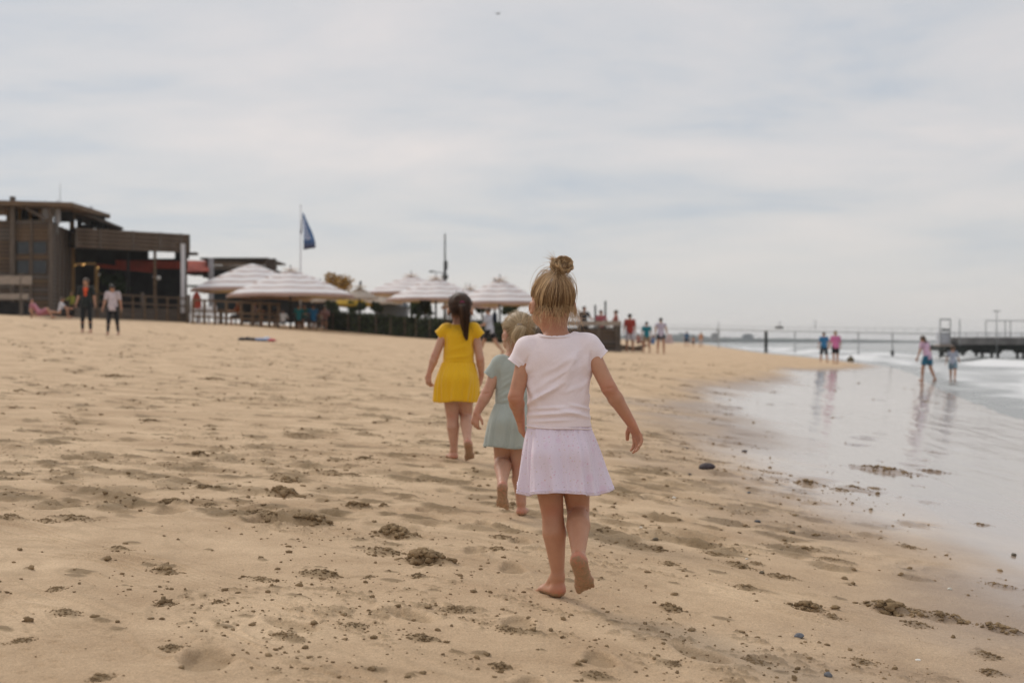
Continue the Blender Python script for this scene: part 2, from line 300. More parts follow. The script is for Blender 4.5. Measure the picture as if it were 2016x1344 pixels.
def sand_mat():
    m = bpy.data.materials.new('sand'); m.use_nodes = True; t = m.node_tree; L = t.links.new; p = t.nodes['Principled BSDF']
    A = lambda n: N(t, 'ShaderNodeAttribute', _attribute_name=n)
    wet = A('wet'); film = A('film'); damp = A('damp'); tc = N(t, 'ShaderNodeTexCoord')
    n1 = N(t, 'ShaderNodeTexNoise', Scale=2.2, Detail=6.0, Roughness=0.62); L(tc.outputs['Object'], n1.inputs['Vector'])
    n2 = N(t, 'ShaderNodeTexNoise', Scale=170.0, Detail=4.0, Roughness=0.75); L(tc.outputs['Object'], n2.inputs['Vector'])
    dry = N(t, 'ShaderNodeMix', _data_type='RGBA'); dry.inputs[6].default_value = (0.455, 0.31, 0.182, 1); dry.inputs[7].default_value = (0.68, 0.495, 0.312, 1)
    r1 = N(t, 'ShaderNodeMapRange', i1=0.32, i2=0.68); L(n1.outputs[0], r1.inputs[0]); L(r1.outputs[0], dry.inputs[0])
    gr = N(t, 'ShaderNodeMapRange', i1=0.3, i2=0.7, i3=0.74, i4=1.22); L(n2.outputs[0], gr.inputs[0])
    g = N(t, 'ShaderNodeVectorMath', _operation='SCALE'); L(dry.outputs[2], g.inputs[0]); L(gr.outputs[0], g.inputs['Scale'])
    d = N(t, 'ShaderNodeMix', _data_type='RGBA'); L(g.outputs[0], d.inputs[6]); d.inputs[7].default_value = (0.215, 0.148, 0.076, 1)
    dm = N(t, 'ShaderNodeMath', _operation='MULTIPLY', i1=0.95); L(damp.outputs['Fac'], dm.inputs[0]); L(dm.outputs[0], d.inputs[0])
    w = N(t, 'ShaderNodeMix', _data_type='RGBA'); L(d.outputs[2], w.inputs[6]); w.inputs[7].default_value = (0.30, 0.225, 0.175, 1)
    wf = N(t, 'ShaderNodeMath', _operation='MULTIPLY', i1=0.85); L(wet.outputs['Fac'], wf.inputs[0]); L(wf.outputs[0], w.inputs[0])
    lac = A('lace'); lw_ = N(t, 'ShaderNodeMix', _data_type='RGBA'); L(w.outputs[2], lw_.inputs[6]); lw_.inputs[7].default_value = (0.78, 0.76, 0.72, 1); L(lac.outputs['Fac'], lw_.inputs[0]); L(lw_.outputs[2], p.inputs['Base Color'])
    ro = N(t, 'ShaderNodeMapRange', i1=0.0, i2=1.0, i3=0.92, i4=0.42); L(wet.outputs['Fac'], ro.inputs[0]); L(ro.outputs[0], p.inputs['Roughness'])
    p.inputs['Specular IOR Level'].default_value = 0.35
    L(film.outputs['Fac'], p.inputs['Coat Weight']); p.inputs['Coat IOR'].default_value = 1.33; p.inputs['Coat Roughness'].default_value = 0.10
    n3 = N(t, 'ShaderNodeTexNoise', Scale=42.0, Detail=5.0, Roughness=0.7); L(tc.outputs['Object'], n3.inputs['Vector'])
    n4 = N(t, 'ShaderNodeTexNoise', Scale=300.0, Detail=2.0, Roughness=0.6); L(tc.outputs['Object'], n4.inputs['Vector'])
    ad = N(t, 'ShaderNodeMath', _operation='MULTIPLY_ADD', i1=0.22); L(n4.outputs[0], ad.inputs[0]); L(n3.outputs[0], ad.inputs[2])
    iv = N(t, 'ShaderNodeMath', _operation='MULTIPLY_ADD', i1=-0.93, i2=1.0); L(film.outputs['Fac'], iv.inputs[0])
    b = N(t, 'ShaderNodeBump', Distance=0.012); L(ad.outputs[0], b.inputs['Height']); L(iv.outputs[0], b.inputs['Strength']); L(b.outputs[0], p.inputs['Normal'])
    return m
build_sand()
# loose clods thrown up round the footprints: too many to count
def build_clods():
    t = (1+5**0.5)/2; bv = np.array([(-1, t, 0), (1, t, 0), (-1, -t, 0), (1, -t, 0), (0, -1, t), (0, 1, t), (0, -1, -t), (0, 1, -t), (t, 0, -1), (t, 0, 1), (-t, 0, -1), (-t, 0, 1)], float); bv /= np.linalg.norm(bv[0])
    bf = np.array([(0, 11, 5), (0, 5, 1), (0, 1, 7), (0, 7, 10), (0, 10, 11), (1, 5, 9), (5, 11, 4), (11, 10, 2), (10, 7, 6), (7, 1, 8), (3, 9, 4), (3, 4, 2), (3, 2, 6), (3, 6, 8), (3, 8, 9), (4, 9, 5), (2, 4, 11), (6, 2, 10), (8, 6, 7), (9, 8, 1)])
    def sub(v, f):
        v = list(map(tuple, v)); c = {}; nf = []
        def mid(a, b):
            k = (min(a, b), max(a, b))
            if k not in c: p = (np.array(v[a])+np.array(v[b]))/2; v.append(tuple(p/np.linalg.norm(p))); c[k] = len(v)-1
            return c[k]
        for a, b, d in f: x, y, z = mid(a, b), mid(b, d), mid(d, a); nf += [(a, x, z), (b, y, x), (d, z, y), (x, y, z)]
        return np.array(v), np.array(nf)
    b1 = sub(bv, bf); g = np.random.default_rng(77); big = []; small = []
    for cx, cy, ax, ay, h, sd in CL:
        r = math.hypot(cx, cy); heap = sd < 900; single = sd >= 5000
        n = int(min(190, 50+ax*560)) if heap else (1 if single else int(g.integers(4, 14)) if r < 12 else 9)
        ca, sa = math.cos(-0.5), math.sin(-0.5)
        for _ in range(n):
            u, v = g.normal(0, 0.60 if heap else 0.75, 2)*np.array([ax, ay]); d2 = (u/ax)**2+(v/ay)**2; px, py = cx+u*ca-v*sa, cy+u*sa+v*ca
            rr = (h*(0.09+0.30*g.random()**2)*(0.45+0.55*math.exp(-d2)) if heap else h*g.uniform(0.10, 0.36)); rr = min(max(rr, 0.0025), 0.017 if heap else 0.0055*(1+r/6))
            if single: rr = min(h*g.uniform(0.4, 0.9), 0.006*(1+r/9))
            zz = zs(px, py)+rr*0.12; (big if rr*1422/r > 2.2 else small).append((px, py, zz, rr))
    n = 7000; yy = np.exp(g.uniform(math.log(3.1), math.log(13), n)); xx = g.uniform(-0.38, 0.38, n)*yy; al = (xx-yy)*0.7071; ac = (xx+yy)*0.7071
    m = sstep(0.44, 0.64, fbm(al*0.9, ac*2.4, 4, 31)*0.7+0.3*fbm(xx*0.5, yy*0.5, 2, 35)); keep = (g.random(n) < 0.06+m) & (shore_s(xx, yy) > 4.7)
    for px, py in zip(xx[keep], yy[keep]): rr = min(0.009, 0.0016+g.exponential(0.0016)); small.append((px, py, zs(px, py)+rr*0.3, rr))
    VV, FF, base = [], [], 0
    for lst, (v0, f0) in ((big, b1), (small, (bv, bf))):
        if not lst: continue
        a = np.array(lst); k = len(a); jit = 1+g.uniform(-0.42, 0.42, (k, len(v0), 1)); an = g.uniform(0, 6.28, k); sc = np.stack([g.uniform(0.9, 1.7, k), g.uniform(0.8, 1.3, k), g.uniform(0.5, 0.9, k)], 1)
        P = v0[None]*jit*sc[:, None]*a[:, 3][:, None, None]; c, s_ = np.cos(an)[:, None], np.sin(an)[:, None]; Px = P[..., 0]*c-P[..., 1]*s_; Py = P[..., 0]*s_+P[..., 1]*c
        V = np.stack([Px+a[:, 0][:, None], Py+a[:, 1][:, None], P[..., 2]+a[:, 2][:, None]], -1).reshape(-1, 3); VV.append(V); FF.append((f0[None]+np.arange(k)[:, None, None]*len(v0)+base).reshape(-1, 3)); base += len(V)
    V = np.concatenate(VV); o = mesh_np('sand_clods', V, np.concatenate(FF), mat('damp_clod', (0.27, 0.188, 0.105), 0.95, 0.15, var=0.3, vscale=14, bump=0.004, bscale=160), None, True)
    tag(o, 'loose damp clods of sand scattered round the footprints', kind='stuff')
build_clods()
# ---------------------------------------------------------------- sea
def sea_mat():
    m = bpy.data.materials.new('sea_water'); m.use_nodes = True; t = m.node_tree; L = t.links.new; p = t.nodes['Principled BSDF']
    fo = N(t, 'ShaderNodeAttribute', _attribute_name='foam'); tc = N(t, 'ShaderNodeTexCoord')
    mp = N(t, 'ShaderNodeMapping'); mp.inputs['Scale'].default_value = (0.75, 0.13, 1.0); mp.inputs['Rotation'].default_value = (0, 0, -0.25); L(tc.outputs['Object'], mp.inputs[0])
    n = N(t, 'ShaderNodeTexNoise', Scale=1.6, Detail=8.0, Roughness=0.7); L(mp.outputs[0], n.inputs['Vector'])
    a = N(t, 'ShaderNodeMath', _operation='ADD'); L(fo.outputs['Fac'], a.inputs[0]); L(n.outputs[0], a.inputs[1])
    r = N(t, 'ShaderNodeMapRange', i1=0.80, i2=1.35); L(a.outputs[0], r.inputs[0])
    c = N(t, 'ShaderNodeMix', _data_type='RGBA'); c.inputs[6].default_value = (0.16, 0.172, 0.158, 1); c.inputs[7].default_value = (0.72, 0.725, 0.72, 1); L(r.outputs[0], c.inputs[0]); L(c.outputs[2], p.inputs['Base Color'])
    ro = N(t, 'ShaderNodeMapRange', i1=0.0, i2=1.0, i3=0.16, i4=0.8); L(r.outputs[0], ro.inputs[0]); L(ro.outputs[0], p.inputs['Roughness'])
    p.inputs['IOR'].default_value = 1.333; p.inputs['Specular IOR Level'].default_value = 0.5
    n2 = N(t, 'ShaderNodeTexNoise', Scale=2.4, Detail=5.0, Roughness=0.6); L(mp.outputs[0], n2.inputs['Vector'])
    b = N(t, 'ShaderNodeBump', Strength=1.0, Distance=0.10); L(n2.outputs[0], b.inputs['Height']); L(b.outputs[0], p.inputs['Normal'])
    return m
def build_sea():
    rows = [3, 6, 9] + rows_for(1.35, [(10, 30, 0.6), (30, 110, 0.3), (110, 700, 0.25)]) + list(np.geomspace(700, 3000, 12))
    X, Y, q = polar(rows, 360, math.radians(13), 24, center=math.radians(9))
    x = X.ravel(); y = Y.ravel(); r = np.hypot(x, y); s = shore_s(x, np.clip(y, -60, 1600)); off = -s
    wob = (fbm(x*0.05, y*0.035, 3, 60)-0.5)*9
    ph = (off+wob)
    z = np.zeros_like(x); foam = np.zeros_like(x)
    for c, wd, h, seed in ((1.2, 1.0, 0.06, 61), (4.6, 0.9, 0.20, 62), (10.0, 1.3, 0.26, 63), (17.5, 1.8, 0.16, 64), (26, 2.2, 0.14, 65)):
        lat = sstep(0.36, 0.62, fbm(y*0.05, off*0.03, 3, seed)); d = (ph-c)/wd
        z += h*np.exp(-d*d)*(0.4+0.6*lat); foam += np.exp(-((ph-c+wd*0.9)/(wd*1.5))**2)*lat*(0.75 if c < 15 else 0.25)
    foam *= sstep(-0.2, 2.2, off+wob*0.12)
    foam += 0.70*sstep(12, 1.8, off+wob*0.5)*sstep(-0.6, 1.6, off+(fbm(x*0.8, y*0.4, 3, 68)-0.5)*2.5)*(0.55+0.8*fbm(y*0.10, off*0.35, 3, 69)) + 0.10*sstep(0.9, 0.0, np.abs(off-0.1))
    z += (fbm(x*0.35, y*0.18, 4, 70)-0.5)*0.13*sstep(1, 14, off)*(1-sstep(400, 1500, r)) + (fbm(x*1.3, y*0.8, 3, 72)-0.5)*0.05*sstep(1.5, 9, off)*(1-sstep(60, 300, r))
    z = np.where(off < 0.6, np.minimum(z, 0.02), z); z = z*sstep(0.0, 2.5, off) + 0.004
    o = mesh_np('sea', np.stack([x, y, z], 1), q, sea_mat(), None, True, {'foam': foam*(1-sstep(250, 500, r))})
    tag(o, 'grey green sea with broken white surf along the shore', kind='structure')
build_sea()
# ---------------------------------------------------------------- figures: signed distance sculpting + surface nets
class Vol:
    def __init__(s, lo, hi, h):
        s.lo = np.array(lo, float); s.h = h; s.n = np.ceil((np.array(hi)-s.lo)/h).astype(int)+1
        s.a = np.full(s.n, 1.0, np.float32)
    def blk(s, lo, hi):
        i0 = np.clip(np.floor((np.array(lo)-s.lo)/s.h).astype(int), 0, s.n); i1 = np.clip(np.ceil((np.array(hi)-s.lo)/s.h).astype(int)+1, 0, s.n)
        if np.any(i1 <= i0): return None
        g = np.meshgrid(*[s.lo[k]+s.h*np.arange(i0[k], i1[k]) for k in range(3)], indexing='ij')
        return tuple(slice(i0[k], i1[k]) for k in range(3)), np.stack(g, -1)
    def put(s, sl, d, k, mode):
        a = s.a[sl]
        if mode == 'add':
            if k <= 0: s.a[sl] = np.minimum(a, d)
            else:
                h = np.clip(0.5+0.5*(a-d)/k, 0, 1); s.a[sl] = a*(1-h)+d*h-k*h*(1-h)
        elif mode == 'sub':
            e = -d; h = np.clip(0.5-0.5*(a-e)/max(k, 1e-6), 0, 1); s.a[sl] = a*(1-h)+e*h+k*h*(1-h)
        elif mode == 'and': s.a[sl] = np.maximum(a, d)
    def cone(s, a, b, ra, rb, k=0.01, flat=None, mode='add', cap=None):
        a = np.array(a, float); b = np.array(b, float); m = max(ra, rb)*(1.0 if flat is None else max(1, flat[1])) + k + 2*s.h
        r = s.blk(np.minimum(a, b)-m, np.maximum(a, b)+m)
        if r is None: return
        sl, P = r; ba = b-a; pa = P-a
        if flat is not None:      # squash the section along a direction
            f = np.array(flat[0], float); f /= np.linalg.norm(f); ax = ba/max(np.linalg.norm(ba), 1e-9)
            f = f-ax*np.dot(f, ax); nf = np.linalg.norm(f)
            if nf > 1e-3:
                f /= nf; c = pa@f; pa = pa + f*(c/flat[1]-c)[..., None]
        t = np.clip((pa@ba)/max(np.dot(ba, ba), 1e-12), 0, 1)
        d = np.linalg.norm(pa-ba*t[..., None], axis=-1)-(ra+(rb-ra)*t)
        if cap is not None: d = np.maximum(d, (P-np.array(cap[0]))@vnorm(cap[1]))
        s.put(sl, d, k, mode)
    def ell(s, c, r, R=None, k=0.01, mode='add'):
        c = np.array(c, float); r = np.array(r, float); m = max(r)+k+2*s.h; q = s.blk(c-m, c+m)
        if q is None: return
        sl, P = q; P = P-c
        if R is not None: P = P@R
        k0 = np.linalg.norm(P/r, axis=-1); k1 = np.linalg.norm(P/(r*r), axis=-1)
        s.put(sl, np.where(k1 < 1e-6, -min(r), k0*(k0-1)/np.maximum(k1, 1e-9)), k, mode)
    def plane(s, p, n, k=0.0, lo=None, hi=None):
        """keep the side the normal points away from"""
        r = s.blk(lo if lo is not None else s.lo, hi if hi is not None else s.lo+s.n*s.h)
        if r is None: return
        sl, P = r; n = np.array(n, float); n /= np.linalg.norm(n)
        s.put(sl, (P-np.array(p))@n, k, 'and')
    def field(s, fn):
        sl, P = s.blk(s.lo, s.lo+s.n*s.h); s.a[sl] = fn(s.a[sl], P)
    def nets(s, fair=2):
        a = s.a; sg = a < 0; nx, ny, nz = a.shape
        c = [sg[i:nx-1+i, j:ny-1+j, k:nz-1+k] for i in (0, 1) for j in (0, 1) for k in (0, 1)]
        al = np.logical_and.reduce(c); an = np.logical_or.reduce(c); act = an & ~al
        idx = np.argwhere(act); ids = np.full(act.shape, -1, np.int32); ids[act] = np.arange(len(idx))
        pos = np.zeros((len(idx), 3)); cnt = np.zeros(len(idx))
        off = [(i, j, k) for i in (0, 1) for j in (0, 1) for k in (0, 1)]
        for o1 in off:
            for ax in range(3):
                if o1[ax]: continue
                o2 = list(o1); o2[ax] = 1
                v1 = a[idx[:, 0]+o1[0], idx[:, 1]+o1[1], idx[:, 2]+o1[2]]; v2 = a[idx[:, 0]+o2[0], idx[:, 1]+o2[1], idx[:, 2]+o2[2]]
                m = (v1 < 0) != (v2 < 0); t = np.where(m, v1/np.where(m, v1-v2, 1), 0); p = np.array(o1, float)[None, :].repeat(len(idx), 0); p[:, ax] += t
                pos += p*m[:, None]; cnt += m
        V = s.lo+s.h*(idx+pos/cnt[:, None]); Q = []
        for ax in range(3):
            b, c_ = [k for k in range(3) if k != ax]
            s1 = [slice(None)]*3; s2 = [slice(None)]*3; s1[ax] = slice(0, -1); s2[ax] = slice(1, None)
            e = sg[tuple(s1)] != sg[tuple(s2)]; w = np.argwhere(e); w = w[(w[:, b] > 0) & (w[:, c_] > 0) & (w[:, b] < a.shape[b]-1) & (w[:, c_] < a.shape[c_]-1)]
            if not len(w): continue
            ins = sg[tuple(w.T)]
            def g(db, dc): u = w.copy(); u[:, b] += db; u[:, c_] += dc; return ids[tuple(u.T)]
            q = np.stack([g(-1, -1), g(0, -1), g(0, 0), g(-1, 0)], 1)
            flip = ins if ax != 1 else ~ins
            q = np.where(flip[:, None], q, q[:, ::-1]); Q.append(q)
        Q = np.concatenate(Q); Q = Q[(Q >= 0).all(1)]
        for _ in range(fair):       # light fairing
            acc = np.zeros_like(V); n = np.zeros(len(V))
            for k in range(4):
                np.add.at(acc, Q[:, k], V[Q[:, (k+1) % 4]]); np.add.at(acc, Q[:, (k+1) % 4], V[Q[:, k]]); np.add.at(n, Q[:, k], 1); np.add.at(n, Q[:, (k+1) % 4], 1)
            V = V*0.55+0.45*acc/np.maximum(n, 1)[:, None]
        return V, Q
def vnorm(v): v = np.asarray(v, float); return v/max(np.linalg.norm(v), 1e-9)
def normals(V, Q):
    n = np.cross(V[Q[:, 2]]-V[Q[:, 0]], V[Q[:, 3]]-V[Q[:, 1]]); a = np.zeros_like(V)
    for k in range(4): np.add.at(a, Q[:, k], n)
    return a/np.maximum(np.linalg.norm(a, axis=1, keepdims=True), 1e-9)
def frame(fwd, up=(0, 0, 1)):
    """columns: right, forward, up"""
    f = vnorm(fwd); r = vnorm(np.cross(f, up)); u = np.cross(r, f); return np.stack([r, f, u], 1)
def hand(v, w, d, pn, L, thumb, k, curl=(0.35, 0.55, 0.5), spread=0.12, rf=None):
    """wrist w, direction d, palm normal pn (the way the fingers curl), thumb side direction"""
    w = np.array(w, float); d = vnorm(d); pn = vnorm(pn - np.dot(pn, d)*d); t = np.cross(d, pn)
    if np.dot(t, thumb) < 0: t = -t
    rf = rf or L*0.060; pw = L*0.19
    v.cone(w - d*L*0.04, w+d*L*0.16, L*0.15, L*0.165, k, flat=(pn, 0.68))
    v.cone(w+d*L*0.12+t*L*0.03, w+d*L*0.42+t*L*0.10, L*0.17, L*0.125, k, flat=(pn, 0.55))
    v.cone(w+d*L*0.12-t*L*0.03, w+d*L*0.40-t*L*0.10, L*0.16, L*0.12, k, flat=(pn, 0.55))
    lens = (0.46, 0.52, 0.48, 0.37)
    for i, ln in enumerate(lens):
        o = (1.5-i)/1.5; p = w+d*L*(0.43-0.03*abs(o))+t*pw*o*0.95; a = 0; dd = vnorm(d+t*o*spread)
        c0 = curl[0]*(1+0.12*i)
        for j, (fr, cu) in enumerate(((0.44, c0), (0.31, curl[1]), (0.25, curl[2]))):
            a += cu; q = p+(dd*math.cos(a)+pn*math.sin(a))*L*ln*fr
            v.cone(p, q, rf*(1-0.08*j), rf*(0.92-0.1*j), k*0.25); p = q
    p = w+d*L*0.10+t*L*0.13; q = p+vnorm(d*0.62+t*0.72+pn*0.25)*L*0.24; e = q+vnorm(d*0.85+t*0.25+pn*0.35)*L*0.2
    v.cone(p, q, rf*1.45, rf*1.15, k*0.5); v.cone(q, e, rf*1.1, rf*0.95, k*0.25)
def foot(v, an, heel, toe, up, L, k, side):
    """heel and toe points on the sole, up = away from the sole, side = towards the big toe"""
    an, heel, toe = [np.array(q, float) for q in (an, heel, toe)]; f = vnorm(toe-heel); up = vnorm(up-np.dot(up, f)*f); s = np.cross(f, up)
    if np.dot(s, side) < 0: s = -s
    rh = L*0.145; hc = heel+f*rh*0.9+up*rh*0.95
    v.ell(hc, (rh*0.95, rh*1.12, rh), np.stack([s, f, up], 1), k)
    v.cone(an, hc+up*rh*0.2+f*rh*0.3, L*0.125, rh*0.9, k*1.5)
    ball = heel+f*L*0.70+up*L*0.085
    v.cone(hc+f*L*0.08-up*L*0.02, ball, rh*0.86, L*0.115, k*1.4, flat=(s, 1.35))
    v.cone(an+f*L*0.10-up*L*0.02, ball+up*L*0.03-f*L*0.05, L*0.12, L*0.08, k*1.5, flat=(s, 1.15))
    v.ell(ball, (L*0.195, L*0.13, L*0.085), np.stack([s, f, up], 1), k)
    for i in range(5):
        o = (2-i)/2.0; r = L*(0.068 if i == 0 else 0.046-0.003*i); p = ball+s*o*L*0.15+f*L*0.08-up*L*0.03
        q = p+f*L*(0.17-0.022*i-(0 if i else 0.0))-up*L*0.012; v.cone(p, q, r, r*0.92, k*0.22)
def head(v, c, R, r, k, detail=True):
    """c centre of the skull, R columns right/forward/up, r skull radius (half width)"""
    X, Y, Z = R[:, 0], R[:, 1], R[:, 2]
    v.ell(c+Z*r*0.08-Y*r*0.08, (r, r*1.22, r*1.12), R, k)
    v.ell(c+Y*r*0.42-Z*r*0.62, (r*0.80, r*0.78, r*0.88), R, k*2)
    v.ell(c+Y*r*0.70-Z*r*1.28, (r*0.42, r*0.38, r*0.30), R, k*2)
    for sx in (-1, 1):
        v.ell(c+X*sx*r*0.48+Y*r*0.78-Z*r*0.62, (r*0.38, r*0.32, r*0.36), R, k*2)       # cheeks
        v.ell(c+X*sx*r*0.36+Y*r*1.20-Z*r*0.22, (r*0.21, r*0.16, r*0.13), R, k*0.8, mode='sub')   # eye sockets
        e = c+X*sx*r*1.0-Z*r*0.42-Y*r*0.02; Re = np.stack([vnorm(X*sx+Y*-0.5), vnorm(Y+X*sx*0.45), Z], 1)
        v.ell(e+X*sx*r*0.06, (r*0.11, r*0.24, r*0.34), Re, k*0.35)
        v.ell(e+X*sx*r*0.17+Y*r*0.04, (r*0.09, r*0.13, r*0.2), Re, k*0.2, mode='sub')
    v.cone(c+Y*r*1.12-Z*r*0.30, c+Y*r*1.30-Z*r*0.62, r*0.08, r*0.13, k*0.6)
    v.ell(c+Y*r*1.12-Z*r*0.98, (r*0.26, r*0.1, r*0.06), R, k*0.3); v.ell(c+Y*r*1.10-Z*r*1.08, (r*0.22, r*0.1, r*0.06), R, k*0.3)
def hair_mesh(name, strands, radii, material, parent, rndv):
    """strands (n, m, 3); radii (m,) or (n,m) -> triangular tubes"""
    P = np.asarray(strands, float); n, m, _ = P.shape; rr = np.broadcast_to(np.asarray(radii, float), (n, m))
    T = np.gradient(P, axis=1); T /= np.maximum(np.linalg.norm(T, axis=-1, keepdims=True), 1e-9)
    ref = np.array([0.31, 0.83, 0.47]); A = np.cross(T, ref); A /= np.maximum(np.linalg.norm(A, axis=-1, keepdims=True), 1e-9); B = np.cross(T, A)
    V = np.stack([P+(A*math.cos(a)+B*math.sin(a))*rr[..., None] for a in (0.3, 2.394, 4.489)], 2)     # n,m,3,3
    i = np.arange(n)[:, None, None]*m*3+np.arange(m-1)[None, :, None]*3; k = np.arange(3)[None, None, :]; k2 = (k+1) % 3
    Q = np.stack([i+k, i+k2, i+3+k2, i+3+k], -1).reshape(-1, 4)
    tt = np.broadcast_to(np.linspace(0, 1, m)[None, :, None], (n, m, 3)); rndv = np.asarray(rndv); rv = np.broadcast_to(rndv[:, None, None] if rndv.ndim == 1 else np.clip(rndv, 0, 1)[:, :, None], (n, m, 3))
    return mesh_np(name, V.reshape(-1, 3), Q, material, parent, True, {'rv': rv.ravel(), 'tt': tt.ravel()})
def hair_mat(name, dark, mid, light, rough=0.38):
    m = bpy.data.materials.new(name); m.use_nodes = True; t = m.node_tree; L = t.links.new; p = t.nodes['Principled BSDF']
    a = N(t, 'ShaderNodeAttribute', _attribute_name='rv'); r = N(t, 'ShaderNodeValToRGB'); L(a.outputs['Fac'], r.inputs[0]); e = r.color_ramp.elements
    e[0].color = (*dark, 1); e[1].color = (*light, 1); q = e.new(0.5); q.color = (*mid, 1)
    L(r.outputs[0], p.inputs['Base Color']); p.inputs['Roughness'].default_value = rough; p.inputs['Specular IOR Level'].default_value = 0.35
    p.inputs['Anisotropic'].default_value = 0.4
    return m
def skin_mat(name, col, sand=True):
    m = bpy.data.materials.new(name); m.use_nodes = True; t = m.node_tree; L = t.links.new; p = t.nodes['Principled BSDF']
    tc = N(t, 'ShaderNodeTexCoord'); n = N(t, 'ShaderNodeTexNoise', Scale=16.0, Detail=6.0, Roughness=0.7); L(tc.outputs['Object'], n.inputs['Vector'])
    mx = N(t, 'ShaderNodeMix', _data_type='RGBA'); L(n.outputs[0], mx.inputs[0]); mx.inputs[6].default_value = (col[0]*0.80, col[1]*0.68, col[2]*0.66, 1); mx.inputs[7].default_value = (min(1, col[0]*1.2), col[1]*1.28, col[2]*1.30, 1)
    a = N(t, 'ShaderNodeAttribute', _attribute_name='sand'); n2 = N(t, 'ShaderNodeTexNoise', Scale=120.0, Detail=4.0, Roughness=0.75); L(tc.outputs['Object'], n2.inputs['Vector'])
    ad = N(t, 'ShaderNodeMath', _operation='ADD'); L(a.outputs['Fac'], ad.inputs[0]); L(n2.outputs[0], ad.inputs[1]); r = N(t, 'ShaderNodeMapRange', i1=0.95, i2=1.2); L(ad.outputs[0], r.inputs[0])
    m2 = N(t, 'ShaderNodeMix', _data_type='RGBA'); L(r.outputs[0], m2.inputs[0]); m2.inputs[7].default_value = (0.30, 0.20, 0.115, 1)
    fl = N(t, 'ShaderNodeAttribute', _attribute_name='flush'); m3 = N(t, 'ShaderNodeMix', _data_type='RGBA'); L(fl.outputs['Fac'], m3.inputs[0]); L(mx.outputs[2], m3.inputs[6]); m3.inputs[7].default_value = (col[0]*1.02, col[1]*0.66, col[2]*0.66, 1); L(m3.outputs[2], m2.inputs[6])
    L(m2.outputs[2], p.inputs['Base Color']); p.inputs['Roughness'].default_value = 0.5; p.inputs['Specular IOR Level'].default_value = 0.35
    p.inputs['Subsurface Weight'].default_value = 0.12; p.inputs['Subsurface Radius'].default_value = (0.010, 0.0035, 0.002); p.inputs['Subsurface Scale'].default_value = 0.6
    b = N(t, 'ShaderNodeBump', Strength=0.35, Distance=0.0015); L(n2.outputs[0], b.inputs['Height']); L(b.outputs[0], p.inputs['Normal'])
    return m
def cloth_mat(name, col, weave=900.0, specks=None, rough=0.85, fold=0.0012, trans=None, heather=0.06):
    m = bpy.data.materials.new(name); m.use_nodes = True; t = m.node_tree; L = t.links.new; p = t.nodes['Principled BSDF']
    tc = N(t, 'ShaderNodeTexCoord'); n = N(t, 'ShaderNodeTexNoise', Scale=weave*0.35, Detail=3.0, Roughness=0.8); L(tc.outputs['Object'], n.inputs['Vector'])
    r = N(t, 'ShaderNodeMapRange', i1=0.25, i2=0.75, i3=1-heather, i4=1+heather); L(n.outputs[0], r.inputs[0])
    s = N(t, 'ShaderNodeVectorMath', _operation='SCALE'); s.inputs[0].default_value = col; L(r.outputs[0], s.inputs['Scale']); cur = s.outputs[0]
    for (sc, thr, c2, amt, seed) in (specks or []):
        mp = N(t, 'ShaderNodeMapping'); mp.inputs['Location'].default_value = (seed, seed*1.7, seed*0.3); L(tc.outputs['Object'], mp.inputs[0])
        vo = N(t, 'ShaderNodeTexVoronoi', Scale=sc, Randomness=1.0); L(mp.outputs[0], vo.inputs['Vector'])
        w = N(t, 'ShaderNodeTexNoise', Scale=sc*2.2, Detail=3.0); L(mp.outputs[0], w.inputs['Vector'])
        q = N(t, 'ShaderNodeMath', _operation='MULTIPLY_ADD', i1=0.35); L(w.outputs[0], q.inputs[0]); L(vo.outputs['Distance'], q.inputs[2])
        k = N(t, 'ShaderNodeMapRange', i1=thr+0.24, i2=thr+0.10, i3=0.0, i4=amt); L(q.outputs[0], k.inputs[0])
        cc = N(t, 'ShaderNodeSeparateColor'); L(vo.outputs['Color'], cc.inputs[0]); g = N(t, 'ShaderNodeMath', _operation='GREATER_THAN', i1=0.45); L(cc.outputs[0], g.inputs[0])
        kk = N(t, 'ShaderNodeMath', _operation='MULTIPLY'); L(k.outputs[0], kk.inputs[0]); L(g.outputs[0], kk.inputs[1])
        mx = N(t, 'ShaderNodeMix', _data_type='RGBA'); L(kk.outputs[0], mx.inputs[0]); L(cur, mx.inputs[6]); mx.inputs[7].default_value = (*c2, 1); cur = mx.outputs[2]
    L(cur, p.inputs['Base Color']); p.inputs['Roughness'].default_value = rough; p.inputs['Specular IOR Level'].default_value = 0.2; p.inputs['Sheen Weight'].default_value = 0.25
    if trans: p.inputs['Transmission Weight'].default_value = 0
    n3 = N(t, 'ShaderNodeTexNoise', Scale=22.0, Detail=5.0, Roughness=0.55, Distortion=0.6); L(tc.outputs['Object'], n3.inputs['Vector'])
    ad = N(t, 'ShaderNodeMath', _operation='MULTIPLY_ADD', i1=0.06); L(n.outputs[0], ad.inputs[0]); L(n3.outputs[0], ad.inputs[2])
    b = N(t, 'ShaderNodeBump', Strength=0.6, Distance=fold*3); L(ad.outputs[0], b.inputs['Height']); L(b.outputs[0], p.inputs['Normal'])
    return m
